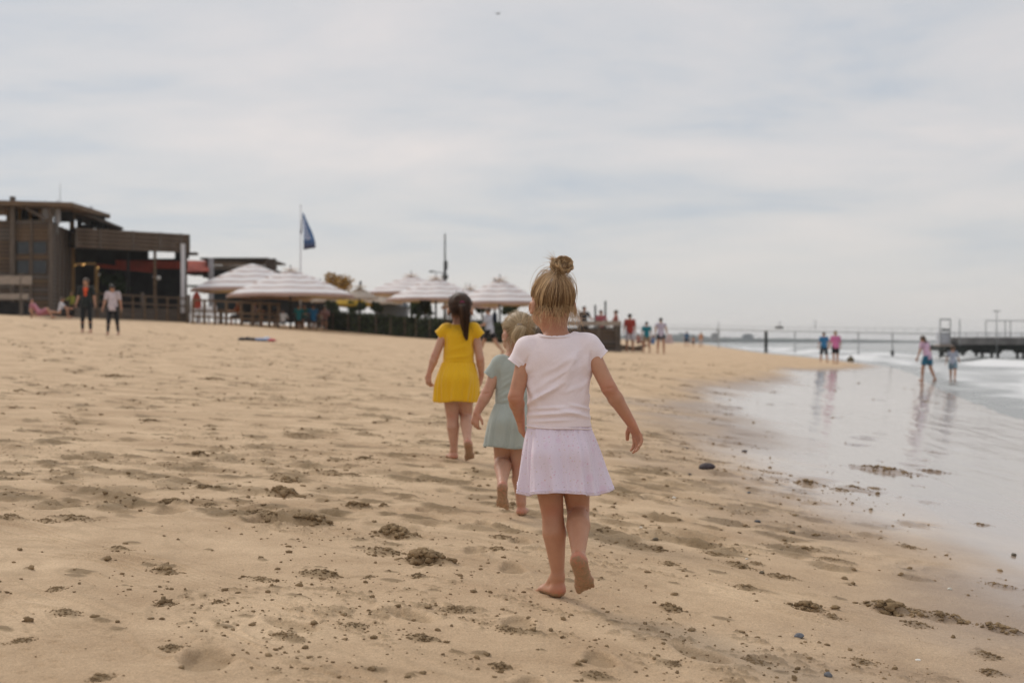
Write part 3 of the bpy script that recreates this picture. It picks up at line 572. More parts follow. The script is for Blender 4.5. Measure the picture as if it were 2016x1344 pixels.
# ---------------------------------------------------------------- the three girls
SK = skin_mat('girl_skin', (0.47, 0.245, 0.150)); SK2 = skin_mat('girl_skin_fair', (0.50, 0.285, 0.195))
BLONDE = hair_mat('blonde_hair', (0.13, 0.072, 0.033), (0.38, 0.235, 0.115), (0.78, 0.56, 0.32))
ASH = hair_mat('ash_blonde_hair', (0.20, 0.135, 0.075), (0.42, 0.31, 0.18), (0.68, 0.54, 0.35))
PALE = hair_mat('pale_blonde_hair', (0.34, 0.24, 0.13), (0.58, 0.44, 0.27), (0.80, 0.66, 0.45))
BROWN = hair_mat('brown_hair', (0.022, 0.011, 0.008), (0.055, 0.028, 0.016), (0.13, 0.068, 0.038))
EYE = mat('eye_white', (0.7, 0.68, 0.65), 0.2); 
def scalp_strands(cs, R, rad, base, n, seed, lift=0.0, groove=0.02, fl=1.0, low=0, spread=0.06):
    g = np.random.default_rng(seed); ph = g.uniform(-math.pi, math.pi, n)
    ad = np.abs(np.degrees(ph)); el = np.interp(ad, [0, 45, 70, 88, 125, 180], [-40, -33, -22, 2, 16, 42]) + -g.exponential(9.5, n)*(ad < 80)+g.normal(0, 2.5, n)+4
    up = g.random(n) < 0.45; el = np.where(up, el+g.uniform(0, 45, n), el); el = np.radians(np.minimum(el, 80))
    d0 = np.stack([np.sin(ph)*np.cos(el), -np.cos(ph)*np.cos(el), np.sin(el)], 1); b = R.T@vnorm(base)/1.0; b = vnorm(b)
    dot = np.clip(d0@b, -0.999, 0.999); om = np.arccos(dot)[:, None]; t = np.linspace(0, 1, 15)[None, :]
    e1 = vnorm(np.cross(b, [0.3, 0.9, 0.2])); e2 = np.cross(b, e1); aa = np.arctan2(d0@e2, d0@e1)     # angle round the tie
    D = (np.sin((1-t)*om)/np.sin(om))[..., None]*d0[:, None, :]+(np.sin(t*om)/np.sin(om))[..., None]*b
    gr = (fbm(aa*5.3+9, om[:, 0]*2.2, 4, seed, 0.75)-0.5)*2*groove
    off = 0.012+gr[:, None]*np.sin(np.clip(t*1.15, 0, 1)*math.pi)**0.6 + g.uniform(0, 0.02, n)[:, None]*fl + lift*np.sin(t*math.pi)
    off = off-0.03*(1-np.clip(t*8, 0, 1))*(~up)[:, None]; off = off+np.where(up[:, None], -0.06*(1-np.clip(t*5, 0, 1)), 0)
    D /= np.linalg.norm(D, axis=-1, keepdims=True); P = D*np.array(rad)*(1+off[..., None])
    P = cs+P@R.T
    rv = np.clip(0.5+(fbm(aa*8, om[:, 0]*2.5, 4, seed+8, 0.8)-0.5)*1.7+g.normal(0, 0.16, n)-0.16*np.exp(-(ad/42)**2)*(el < 0), 0, 1)
    rv = rv[:, None]-0.34*(1-sstep(0.05, 0.6, t))*np.exp(-(ad/75)**2)[:, None]*(~up)[:, None]
    return P, rv
def wisps(cs, R, rad, n, seed, L=(0.02, 0.06), azr=100, elr=(-42, -20), out=0.4):
    g = np.random.default_rng(seed); ph = np.radians(g.uniform(-azr, azr, n)); el = np.radians(np.interp(np.abs(np.degrees(ph)), [0, 60, 100], [elr[0], elr[0]+6, elr[1]])+g.normal(0, 4, n))
    d0 = np.stack([np.sin(ph)*np.cos(el), -np.cos(ph)*np.cos(el), np.sin(el)], 1); p0 = cs+(d0*np.array(rad)*0.985)@R.T; m = 10; t = np.linspace(0, 1, m)
    ln = g.uniform(L[0], L[1], n); dirs = (d0@R.T)*out+np.array([0, 0, -1.0])+g.normal(0, 0.35, (n, 3)); dirs /= np.linalg.norm(dirs, axis=1, keepdims=True)
    side = g.normal(0, 1, (n, 3)); P = p0[:, None]+dirs[:, None]*(ln[:, None]*t)[..., None]+side[:, None]*(ln[:, None]*0.22*np.sin(t*g.uniform(2, 5, n)[:, None])*t)[..., None]
    return P, np.clip(g.normal(0.72, 0.2, n), 0, 1)
def project_px(P, base):
    w = P+base; return 1008+F*w[:, 0]/w[:, 1], 672-F*(w[:, 2]-CAMZ)/w[:, 1]
def crease(V, Nn, base, lines, amp=2.0, vis=lambda n: n[:, 1] < 0.35):
    px, py = project_px(V, base); dsp = np.zeros(len(V)); ok = vis(Nn)
    for x1, y1, x2, y2, w, h in lines:
        a = np.array([x2-x1, y2-y1], float); L2 = a@a; t = np.clip(((px-x1)*a[0]+(py-y1)*a[1])/L2, 0, 1)
        d = np.hypot(px-x1-a[0]*t, py-y1-a[1]*t); dsp += h*np.exp(-(d/w)**2)*(0.25+0.75*np.sin(np.clip(t, 0.02, 0.98)*math.pi))
    return V+Nn*(dsp*ok*amp)[:, None]
def skirt(name, mt, par, c0, r0, c1, r1, seed, amp=0.009, nf=(5, 9, 14), hemw=0.004, bulge=0.012, zed=None, gather=0.0016, th=0.0022, belly=0.0):
    nth, nt = 260, 46; th_ = np.linspace(0, 2*math.pi, nth, endpoint=False); t = np.linspace(0, 1, nt); TH, T = np.meshgrid(th_, t); rr = random.Random(seed)
    ph = [rr.uniform(0, 6.28) for _ in range(8)]
    fold = sum(math.pow(0.72, i)*np.cos(nf[i]*TH+ph[i]+0.5*np.sin(TH*2+ph[i+3])) for i in range(3))
    fold = 0.55*fold+2.6*(fbm(np.cos(TH)*3.2+seed, np.sin(TH)*3.2+T*0.5, 3, seed, 0.6)-0.5)+0.22*np.cos(23*TH+ph[5]+2*np.sin(2*TH))
    k = T**0.75
    rx = r0[0]+(r1[0]-r0[0])*(k+belly*np.sin(T*math.pi)); ry = r0[1]+(r1[1]-r0[1])*(k+belly*np.sin(T*math.pi))
    f = amp*(0.12+0.88*T**1.1)*fold + gather*np.cos(34*TH+2*np.sin(3*TH)+ph[6])*np.exp(-T*4.5)
    back = np.exp(-((np.cos(TH+0.0)+0.42)/0.25)**2)
    ang = TH; bx = sum(np.exp(-(((ang-math.pi*1.5-s_)/0.42)**2)) for s_ in (-0.46, 0.46)); f = f+bulge*bx*np.exp(-((T-0.38)/0.22)**2)
    f = f*(1+0.0*back); outs = []
    for o in (0, -th):
        X = c0[0]+(c1[0]-c0[0])*T+(rx+f+o)*np.cos(TH); Y = c0[1]+(c1[1]-c0[1])*T+(ry+f+o)*np.sin(TH)
        Z = c0[2]+(c1[2]-c0[2])*T + hemw*T**2*(np.cos(3*TH+ph[7])+0.8*fold*0.5)
        if zed is not None: Z = Z+T*zed(TH)
        outs.append(np.stack([X, Y, Z], -1).reshape(-1, 3))
    i = np.arange(nt-1)[:, None]*nth; j = np.arange(nth)[None, :]; j2 = (j+1) % nth
    q = np.stack([i+j, i+nth+j, i+nth+j2, i+j2], -1).reshape(-1, 4); b = nt*nth; e = (nt-1)*nth; jj = np.arange(nth); k2 = (jj+1) % nth
    q = np.concatenate([q[:, ::-1], q+b, np.stack([e+jj, e+k2, b+e+k2, b+e+jj], 1)])
    o = mesh_np(name, np.concatenate(outs), q, mt, par)
    # stitched hem: a slightly raised narrow roll
    hp = outs[0].reshape(nt, nth, 3); ring = hp[-3]+(hp[-3]-hp[-3].mean(0))*0.006
    hm = MB(); hm.tube([tuple(p) for p in ring[::2]]+[tuple(ring[0])], 0.0011, 5, False); hm.build('hem_stitching', mt, o, True)
    return o
def girl(nm, label, Y0, base_px, G, skin, voxel=0.0032):
    base = at(*base_px, Y0); base.z = zs(base.x, base.y)-0.002; B = np.array(base)
    def J(px, py, dy=0.0): return np.array(at(px, py, Y0+dy))-B
    root = empty('person', base); tag(root, label, 'person')
    k = 0.011; Hc = J(*G['head']); R = frame(G['fwd']); r = G['r']
    nb, nt_ = J(*G['neck'][0]), J(*G['neck'][1]); sh = [J(*q) for q in G['sh']]; el = [J(*q) for q in G['el']]; wr = [J(*q) for q in G['wr']]
    ch, wa, pe = J(*G['chest']), J(*G['waist']), J(*G['pelvis']); rc, rw, rp = G['torso_r']; hp = [J(*q) for q in G['hip']]; kn = [J(*q) for q in G['knee']]; an = [J(*q) for q in G['ank']]
    he = [J(*q) for q in G['heel']]; to = [J(*q) for q in G['toe']]
    allp = np.array([Hc, *sh, *el, *wr, *hp, *kn, *an, *he, *to]); lo = allp.min(0)-0.13; hi = allp.max(0)+0.13
    v = Vol(lo, hi, voxel)
    v.cone(ch, wa, rc, rw, k*2, flat=((0, 1, 0), 0.74)); v.cone(wa, pe, rw, rp, k*2, flat=((0, 1, 0), 0.78))
    v.cone(nb, nt_, r*0.58, r*0.53, k)
    for i in (0, 1):
        v.cone(nb-np.array([0, 0, 0.012]), sh[i], r*0.5, 0.027*G['s'], k*1.6)
        ua = G['arm_r']; v.cone(sh[i], el[i], ua[0], ua[1], k); m = el[i]+(wr[i]-el[i])*0.3
        v.cone(el[i], m, ua[1]*0.98, ua[1]*0.99, k*0.7); v.cone(m, wr[i], ua[1]*0.99, ua[2], k*0.7)
        hd = G['hand'][i]; hand(v, wr[i], hd[0], hd[1], G['hand_L'], np.array(hd[2], float), 0.006, curl=G.get('curl', (0.35, 0.55, 0.5)))
        lr = G['leg_r']; v.cone(pe+(hp[i]-pe)*0.6, hp[i], rp*0.72, lr[0], k*2); v.cone(hp[i], kn[i], lr[0], lr[1], 0.004)
        cf = kn[i]+(an[i]-kn[i])*0.34+np.array([0, -0.006, 0]); v.cone(kn[i], cf, lr[1]*0.93, lr[2], 0.005); v.cone(cf, an[i], lr[2], lr[3], 0.005)
        foot(v, an[i], he[i], to[i], G['foot_up'][i], G['foot_L'], 0.007, np.array([1.0 if i == 0 else -1.0, 0, 0]))
    head(v, Hc, R, r, 0.008)
    for i in G['bent']: v.cone(kn[i]+np.array([-0.022, -lr[1]*0.98, 0.002]), kn[i]+np.array([0.022, -lr[1]*0.98, -0.001]), 0.0035, 0.0035, 0.007, mode='sub')
    for i in (0, 1): v.cone(el[i]+np.array([-0.010, -ua[1]*1.0, 0]), el[i]+np.array([0.010, -ua[1]*1.0, 0.002]), 0.002, 0.002, 0.005, mode='sub')
    V, Q = v.nets(); Nn = normals(V, Q); sand = np.zeros(len(V))
    for i in (0, 1):
        f = vnorm(to[i]-he[i]); up = vnorm(np.array(G['foot_up'][i])-np.dot(G['foot_up'][i], f)*f); rel = V-he[i]; dd = rel@up; al = rel@f
        near = np.linalg.norm(rel-al[:, None]*f-dd[:, None]*up, axis=1) < G['foot_L']*0.35
        sand += near*(al > -0.02)*(al < G['foot_L']*1.15)*sstep(0.022, 0.010, dd)*0.62*sstep(0.35, -0.25, Nn@up)
    fl = np.zeros(len(V))
    for q_, w_, a_ in [(p, 0.024, 0.75) for p in el]+[(p, 0.05, 0.4) for p in wr]+[(p+np.array([0, -0.02, 0]), 0.03, 0.5) for p in kn]+[(p, 0.035, 0.85) for p in he]+[(nb, 0.05, 0.3)]: fl = np.maximum(fl, a_*np.exp(-(np.linalg.norm(V-q_, axis=1)/w_)**2))
    mesh_np('body', V, Q, skin, root, True, {'sand': sand, 'flush': fl})
    for sx in (-1, 1):
        m = MB(); c = Hc+R[:, 0]*sx*r*0.36+R[:, 1]*r*1.06-R[:, 2]*r*0.22
        m.tube([c-R[:, 1]*0.008, c-R[:, 1]*0.004, c, c+R[:, 1]*0.0035, c+R[:, 1]*0.005], [0.003, 0.0075, 0.009, 0.006, 0.001], 10); m.build('eye', EYE, root, True)
    return root, B, J, Hc, R, r, sh, el
def garment(nm, mt, root, lo, hi, prims, B, creases, voxel=0.0036, wob=0.0022, seed=3):
    v = Vol(lo, hi, voxel); prims(v); V, Q = v.nets(5); Nn = normals(V, Q)
    V = crease(V, Nn, B, creases); n = (fbm(V[:, 0]*14+5, V[:, 2]*14+V[:, 1]*9, 3, seed)-0.5); u_ = V[:, 0]*0.8+V[:, 2]*0.6; w_ = V[:, 2]*0.8-V[:, 0]*0.6; rg = 1-np.abs(2*fbm(u_*7+V[:, 1]*3, w_*26, 3, seed+5)-1)*2.4; rg = np.clip(rg, 0, 1)*sstep(0.42, 0.62, fbm(V[:, 0]*9, V[:, 2]*9, 2, seed+9)); V = V+Nn*(n*wob*2+rg*0.0032)[:, None]
    return mesh_np(nm, V, Q, mt, root)
def cuff(mt, par, E_, T_, r_, rad=0.0024):
    d = vnorm(E_-T_); e1 = vnorm(np.cross(d, [0.1, 1, 0.2])); e2 = np.cross(d, e1); m = MB()
    m.tube([tuple(E_-d*0.0015+(e1*math.cos(a)+e2*math.sin(a))*r_*(1+0.02*math.sin(3*a+1))) for a in np.linspace(0, 2*math.pi, 37)], rad, 7, False); m.build('sleeve_hem', mt, par, True)
# ---- girl in pink T-shirt and sprigged skirt
Y1 = hit(1103, 1177)[1]
G1 = dict(s=1.0, bent=(1,), head=(1088, 590, 0.02), fwd=(-0.22, 0.92, -0.34), r=0.0635, neck=((1096, 668, 0.0), (1093, 628, 0.012)),
 sh=((1037, 692, 0), (1161, 688, 0)), el=((1015, 782, -0.03), (1199, 764, -0.05)), wr=((1024, 824, 0.055), (1243, 833, -0.03)),
 chest=(1098, 706, 0), waist=(1100, 800, 0), pelvis=(1101, 868, 0), torso_r=(0.082, 0.079, 0.084), arm_r=(0.0255, 0.0225, 0.0150),
 hand=(((0.12, 0.42, -0.9), (0.85, 0.25, 0.2), (0.1, 0.9, 0.3)), ((0.42, 0.12, -0.88), (-0.75, -0.45, -0.2), (-0.5, 0.75, 0))), hand_L=0.104, curl=(0.30, 0.5, 0.45),
 hip=((1076, 912, 0), (1130, 912, 0)), knee=((1087, 1003, 0.01), (1138, 1003, 0.03)), ank=((1099, 1135, 0.0), (1139, 1096, -0.15)), leg_r=(0.050, 0.0345, 0.0355, 0.0180),
 heel=((1106, 1176, -0.018), (1135, 1102, -0.205)), toe=((1066, 1164, 0.115), (1155, 1165, -0.115)), foot_up=((0, 0, 1), (0.1, 0.8, 0.55)), foot_L=0.152)
root, B, J, Hc, R, r, sh, el = girl('girl', 'small blonde girl with topknot bun, pink T-shirt and sprigged skirt, nearest the camera', Y1, (1103, 1175), G1, SK)
PINK = cloth_mat('pink_jersey', (0.82, 0.725, 0.75), fold=0.0008)
SPRIG = cloth_mat('sprigged_cotton', (0.74, 0.655, 0.765), specks=[(24, 0.28, (0.72, 0.50, 0.66), 0.30, 0.7), (74, 0.17, (0.66, 0.36, 0.50), 0.6, 1.3), (92, 0.14, (0.36, 0.34, 0.30), 0.55, 4.1), (70, 0.13, (0.60, 0.45, 0.30), 0.55, 7.7), (110, 0.12, (0.50, 0.30, 0.40), 0.5, 9.9)], fold=0.0008)
def pr(v):
    k = 0.016; a, b = J(1099, 712), J(1100, 846)
    v.cone(a, J(1099, 770), 0.096, 0.090, k, flat=((0, 1, 0), 0.80)); v.cone(J(1099, 770), b, 0.089, 0.0985, k, flat=((0, 1, 0), 0.84))
    for i, (e, tip) in enumerate((((1017, 719, 0), (1040, 688, 0)), ((1181, 706, 0), (1157, 683, 0)))):
        E_, T_ = J(*e), J(*tip); v.cone(J(1096, 672), T_, 0.040, 0.0365, k)
        v.cone(J(1060 if i == 0 else 1138, 712), T_, 0.055, 0.038, k); v.cone(T_, E_, 0.0385, 0.0330, k*0.8, cap=(E_, E_-T_))
    v.plane(J(1099, 841), (0.035, 0, -1))
    v.ell(J(1096, 640, 0.008), (0.0600, 0.056, 0.0330), None, 0.003, 'sub'); v.cone(J(1096, 690, 0.0), J(1096, 630, 0.01), 0.044, 0.054, 0.004, mode='sub')
    for i, (e, tip) in enumerate((((1017, 719, 0), (1040, 688, 0)), ((1181, 706, 0), (1157, 683, 0)))):
        E_, T_ = J(*e), J(*tip); d = vnorm(E_-T_); v.cone(E_-d*0.010, E_+d*0.03, 0.0262, 0.0272, 0.001, mode='sub')
    v.ell(J(1100, 852), (0.088, 0.070, 0.025), None, 0.003, 'sub')
cr1 = [(1040, 796, 1110, 752, 5, 0.0055), (1052, 790, 1098, 762, 3, 0.003), (1110, 752, 1132, 700, 8, 0.003), (1035, 818, 1140, 812, 4, 0.0045), (1045, 805, 1120, 801, 3, 0.0028), (1040, 830, 1130, 826, 3, 0.0022),
 (1098, 806, 1163, 822, 4, 0.004), (1120, 796, 1162, 806, 3, 0.003), (1036, 740, 1060, 800, 6, 0.003), (1160, 730, 1148, 790, 6, 0.003), (1060, 690, 1056, 740, 7, -0.002), (1142, 690, 1146, 735, 7, -0.0025),
 (1040, 700, 1030, 730, 2.5, -0.003), (1163, 692, 1162, 722, 2.5, -0.003), (1070, 735, 1140, 700, 6, 0.0016), (1050, 770, 1120, 725, 5, 0.002), (1020, 708, 1038, 726, 2, 0.0015)]
shirt = garment('t_shirt', PINK, root, J(1100, 850)-np.array([0.2, 0.14, 0.03]), J(1100, 640)+np.array([0.2, 0.14, 0.03]), pr, B, cr1, 0.0030, 0.0016)
cuff(PINK, shirt, J(1017, 719), J(1040, 688), 0.0325); cuff(PINK, shirt, J(1181, 706), J(1157, 683), 0.0325)
def ring(name, mt, par, c, rx, ry, zf, rad=0.0022, n=64):
    m = MB(); pts = [(c[0]+rx*math.cos(a), c[1]+ry*math.sin(a), c[2]+zf(a)) for a in np.linspace(0, 2*math.pi, n+1)]; m.tube(pts, rad, 6, False); return m.build(name, mt, par, True)
ring('collar', PINK, root, J(1096, 664, 0.002), 0.0600, 0.0545, lambda a: 0.004*math.cos(a)**2, 0.0032)
ring('bottom_hem', PINK, shirt, J(1100, 840), 0.0985, 0.0830, lambda a: -0.0035*math.cos(a)+0.001*math.sin(4*a), 0.0024)
skirt('skirt', SPRIG, root, J(1100, 836), (0.0915, 0.074), J(1110, 961), (0.139, 0.116), 4, amp=0.0165, nf=(4, 7, 12), hemw=0.007, zed=lambda a: 0.006*np.cos(a-1.2)-0.004)
cs = Hc+R[:, 2]*r*0.08-R[:, 1]*r*0.08; rad = np.array([1.045, 1.26, 1.155])*r
def cap_mesh(name, mt, par, cs, R, rad, keep=lambda az, el: True, rv=0.2, scale=1.0, groove=0.012, seed=1):
    nu, nv = 90, 46; az = np.linspace(-math.pi, math.pi, nu, endpoint=False); V = []; A, T = np.meshgrid(az, np.linspace(0, 1, nv)); ad = np.abs(np.degrees(A))
    lowe = np.radians(np.interp(ad, [0, 45, 70, 88, 125, 180], [-26, -18, -4, 8, 20, 44])); E_ = math.pi/2+(lowe-math.pi/2)*T
    off = 1+groove*(fbm(A*8, T*1.5, 3, seed)-0.5)*np.sin(T*math.pi*0.5)-0.10*sstep(0.82, 1.0, T)
    D = np.stack([np.sin(A)*np.cos(E_), -np.cos(A)*np.cos(E_), np.sin(E_)], -1)*off[..., None]*rad*scale; V = cs+D.reshape(-1, 3)@R.T
    i = np.arange(nv-1)[:, None]*nu; j = np.arange(nu)[None, :]; j2 = (j+1) % nu; q = np.stack([i+j, i+nu+j, i+nu+j2, i+j2], -1).reshape(-1, 4)
    return mesh_np(name, V, q[:, ::-1], mt, par, True, {'rv': np.full(len(V), rv), 'tt': T.ravel()})
def hair_common(root, cs, R, rad, basev, m, seed, n=2300, wn=110, wl=(0.02, 0.06), halo=170):
    hr = cap_mesh('hair', m, root, cs, R, rad, rv=0.22, scale=0.995, seed=seed)
    P, rv = scalp_strands(cs, R, rad, basev, n, seed); hair_mesh('hair_strands', P, np.linspace(0.00085, 0.0006, 15), m, hr, rv)
    P, rv = wisps(cs, R, rad, wn, seed+1, wl); hair_mesh('loose_wisps', P, np.linspace(0.0004, 0.00018, 10), m, hr, rv)
    P, rv = scalp_strands(cs, R, rad, basev, halo, seed+2, lift=0.13, groove=0.05, fl=3.0); g = np.random.default_rng(seed); P = P+(g.normal(0, 0.0035, (halo, 1, 3))*np.linspace(0, 1, 15)[None, :, None]); P = P+g.normal(0, 1, (halo, 1, 3))*(0.012*np.linspace(0, 1, 15)**2)[None, :, None]
    hair_mesh('flyaway_hair', P, 0.00038, m, hr, np.clip(rv+0.25, 0, 1)); return hr
bb = J(1096, 538, -0.012)
hr = hair_common(root, cs, R, rad, bb-cs, BLONDE, 11, wn=330, wl=(0.025, 0.075))
def bun(root, C0, Rb, m, axis, basep, seed):
    g = np.random.default_rng(seed); ax = vnorm(axis); u = vnorm(np.cross(ax, [0, 0, 1])); w = np.cross(ax, u); n = 520; t = np.linspace(0, 1, 22)
    a0 = g.uniform(0, 6.28, n); sw = g.uniform(2.2, 4.6, n); h = g.uniform(-0.62, 0.62, n); lob = 1+0.13*np.sin(2*a0); rho = g.uniform(0.02, 1.0, n)**0.6
    A = a0[:, None]+sw[:, None]*t; hh = (h[:, None]+0.28*np.sin(A*1.5+h[:, None]*3)); rr = Rb*rho[:, None]*np.sqrt(np.clip(1-(hh*0.8)**2, 0.1, 1))*(1+0.12*np.sin(2*A+1.0)+0.05*np.sin(5*A+h[:, None]*5)); sq = 0.60+0.4*rho[:, None]
    P = C0+rr[..., None]*(np.cos(A)[..., None]*u*1.08+np.sin(A)[..., None]*w*0.92)+(hh*Rb*0.80*sq)[..., None]*ax
    nz_ = g.normal(0, 1, (n, 22, 3)); P = P+np.cumsum(nz_, 1)*0.00055+0.0022*np.stack([np.sin(P[..., 2]*420+h[:, None]*4), np.cos(P[..., 0]*380), np.sin(P[..., 0]*400+2)], -1)
    o = hair_mesh('hair_bun', P, 0.0009, m, root, np.clip(0.48+(fbm(h*3+rho*3, a0*1.2, 2, seed)-0.5)*1.5+g.normal(0, 0.1, n), 0, 1))
    n2 = 130; a = g.uniform(0, 6.28, n2); q = g.uniform(0.75, 1, n2); P2 = []; up = vnorm(C0-basep)
    e1 = vnorm(np.cross(up, [0, 1, 0])); e2 = np.cross(up, e1); t2 = np.linspace(-0.15, 0.8, 12); L = np.linalg.norm(C0-basep)
    A2 = a[:, None]+t2*2.6; rt = 0.0095*q[:, None]*(1+0.9*np.clip(-t2, 0, 1)+0.25*t2); P2 = basep+(up*L)*t2[None, :, None]+rt[..., None]*(np.cos(A2)[..., None]*e1+np.sin(A2)[..., None]*e2)
    hair_mesh('bun_twist', P2, 0.0009, m, root, np.clip(g.normal(0.42, 0.15, n2), 0, 1))
    n3 = 60; t3 = np.linspace(0, 1, 9); d = vnorm(np.array([-0.8, -0.1, 0.55]))+g.normal(0, 0.28, (n3, 3)); P3 = C0+vnorm([-0.5, 0, 0.4])*Rb*0.7+d[:, None]*(g.uniform(0.010, 0.036, n3)[:, None]*t3)[..., None]+np.array([0, 0, -1])*(0.006*t3**2)[None, :, None]
    hair_mesh('bun_tail', P3, np.linspace(0.0007, 0.0003, 9), m, root, np.full(n3, 0.85)); return o
bun(root, J(1106, 523, -0.012), 0.0305, BLONDE, (0.35, -0.72, 0.6), bb+np.array([0, 0, 0.002]), 5)
def pony(root, cs, R, rad, P0, ctrl, rads, m, seed, n, elastic, Ls=1.0):
    g = np.random.default_rng(seed); K = np.array([P0]+list(ctrl)); m_ = 18; tt = np.linspace(0, len(K)-1, m_)
    def cr(T):
        i = np.clip(np.floor(T).astype(int), 0, len(K)-2); f = T-i; p0 = K[np.maximum(i-1, 0)]; p1 = K[i]; p2 = K[i+1]; p3 = K[np.minimum(i+2, len(K)-1)]; f = f[:, None]
        return 0.5*((2*p1)+(p2-p0)*f+(2*p0-5*p1+4*p2-p3)*f**2+(3*p1-p0-3*p2+p3)*f**3)
    cl = cr(tt); rr = np.interp(tt, np.arange(len(K)), rads); a = g.uniform(0, 6.28, n); q = np.sqrt(g.random(n)); 
    clump = np.round(a/0.5)*0.5; a = a*0.6+clump*0.4
    A = a[:, None]+0.5*np.sin(np.linspace(0, 3, m_)+q[:, None]*2); qq = q[:, None]*(1+0.18*np.sin(np.linspace(0, 5, m_)[None, :]+a[:, None]*3))
    P = cl[None]+(rr*qq)[..., None]*(np.cos(A)[..., None]*np.array([1, 0, 0])+np.sin(A)[..., None]*np.array([0, 0.75, 0.3]))
    P = P+g.normal(0, 0.0016, (n, m_, 3)).cumsum(1)*0.35; e = g.uniform(0.72, 1.0, n); idx = np.linspace(0, 1, m_)[None, :]*e[:, None]*(m_-1); lo = np.floor(idx).astype(int); fr = (idx-lo)[..., None]; hi = np.minimum(lo+1, m_-1); ar = np.arange(n)[:, None]
    P = P[ar, lo]*(1-fr)+P[ar, hi]*fr
    o = hair_mesh('ponytail', P, np.linspace(0.0010, 0.0004, m_), m, root, np.clip(0.55+(vn(clump*2, q*2, seed)-0.5)*0.9+g.normal(0, 0.12, n), 0, 1))
    d = vnorm(K[1]-K[0]); e1 = vnorm(np.cross(d, [0.2, 0, 1])); e2 = np.cross(d, e1); mm = MB()
    for kk in (-0.003, 0.0015): mm.tube([K[0]+d*(0.004+kk)+(e1*math.cos(x)+e2*math.sin(x))*rads[0]*1.12 for x in np.linspace(0, 6.2832, 22)], 0.0028, 6, False)
    mm.build('hair_elastic', elastic, root, True); return o
# ---- girl in mint dress
Y2 = hit(1026, 1017)[1]
G2 = dict(s=0.95, bent=(0,), head=(1021, 652, 0.02), fwd=(-0.36, 0.87, -0.30), r=0.0660, neck=((1013, 704, 0), (1015, 680, 0.01)),
 sh=((982, 719, 0), (1046, 717, 0)), el=((959, 774, -0.02), (1066, 775, 0.0)), wr=((939, 812, -0.03), (1064, 812, 0.08)),
 chest=(1013, 728, 0), waist=(1012, 790, 0), pelvis=(1009, 838, 0), torso_r=(0.072, 0.072, 0.078), arm_r=(0.0260, 0.0235, 0.0160),
 hand=(((-0.22, 0.1, -0.95), (0.55, 0.7, -0.1), (0.9, 0.2, 0)), ((0.0, 0.35, -0.9), (-0.8, 0.2, 0), (0, 0.9, 0.3))), hand_L=0.094,
 hip=((993, 862, 0), (1024, 862, 0)), knee=((990, 902, 0.06), (1024, 918, 0.02)), ank=((989, 950, -0.11), (1026, 988, 0.0)), leg_r=(0.050, 0.0375, 0.0365, 0.0195),
 heel=((989, 956, -0.165), (1026, 1016, -0.015)), toe=((989, 1007, -0.085), (1031, 1007, 0.115)), foot_up=((0.0, 0.82, 0.5), (0, 0, 1)), foot_L=0.135)
root, B, J, Hc, R, r, sh, el = girl('girl', 'smallest girl with short blonde ponytail and pale mint dress, between the other two', Y2, (1026, 1016), G2, SK2)
MINT = cloth_mat('mint_jersey', (0.37, 0.41, 0.375), fold=0.0008, heather=0.1)
def dress_top(v, J=J):
    k = 0.014; v.cone(J(1013, 734), J(1012, 798), 0.080, 0.079, k, flat=((0, 1, 0), 0.80))
    for e, tip, mid in (((965, 742, 0), (985, 716, 0), (1000, 735)), ((1065, 740, 0), (1044, 714, 0), (1026, 735))):
        E_, T_ = J(*e), J(*tip); v.cone(J(1013, 706), T_, 0.034, 0.034, k); v.cone(J(*mid), T_, 0.05, 0.036, k); v.cone(T_, E_, 0.037, 0.034, k*0.8, cap=(E_, E_-T_))
    v.plane(J(1012, 797), (0, 0, -1)); v.ell(J(1013, 693, 0.006), (0.047, 0.046, 0.026), None, 0.003, 'sub')
    for e, tip in (((965, 742, 0), (985, 716, 0)), ((1065, 740, 0), (1044, 714, 0))):
        E_, T_ = J(*e), J(*tip); d = vnorm(E_-T_); v.cone(E_-d*0.010, E_+d*0.03, 0.0265, 0.028, 0.001, mode='sub')
dress = garment('dress', MINT, root, J(1012, 800)-np.array([0.18, 0.13, 0.02]), J(1012, 690)+np.array([0.18, 0.13, 0.03]), dress_top, B,
  [(983, 730, 982, 760, 2.5, -0.003), (990, 780, 1030, 760, 4, 0.003), (985, 765, 1015, 745, 4, 0.002), (982, 790, 1035, 782, 3, 0.0022)], 0.0036, 0.0016, 8)
cuff(MINT, dress, J(965, 742), J(985, 716), 0.0335); cuff(MINT, dress, J(1065, 740), J(1044, 714), 0.0335)
ring('neckline', MINT, dress, J(1013, 704, 0.004), 0.0465, 0.044, lambda a: 0.004*math.cos(a)**2, 0.0026)
skirt('dress_skirt', MINT, dress, J(1012, 794), (0.0805, 0.066), J(1002, 879), (0.110, 0.093), 9, amp=0.0095, nf=(4, 8, 13), gather=0.0022, bulge=0.012, belly=0.25)
cs = Hc+R[:, 2]*r*0.08-R[:, 1]*r*0.08; rad = np.array([1.045, 1.24, 1.15])*r; PB = J(1023, 639, -0.078)
hr = hair_common(root, cs, R, rad, PB-cs, ASH, 21, n=2200, wn=230, wl=(0.03, 0.085), halo=130)
PBs = cs+R@(vnorm((R.T@vnorm(PB-cs))/rad)*rad)*1.03
pony(root, cs, R, rad, PBs, [PBs+np.array([0.002, -0.026, -0.008]), PBs+np.array([-0.008, -0.034, -0.045]), PBs+np.array([-0.006, -0.026, -0.092])], [0.008, 0.022, 0.024, 0.004], PALE, 23, 420, mat('grey_elastic', (0.42, 0.38, 0.38), 0.6))
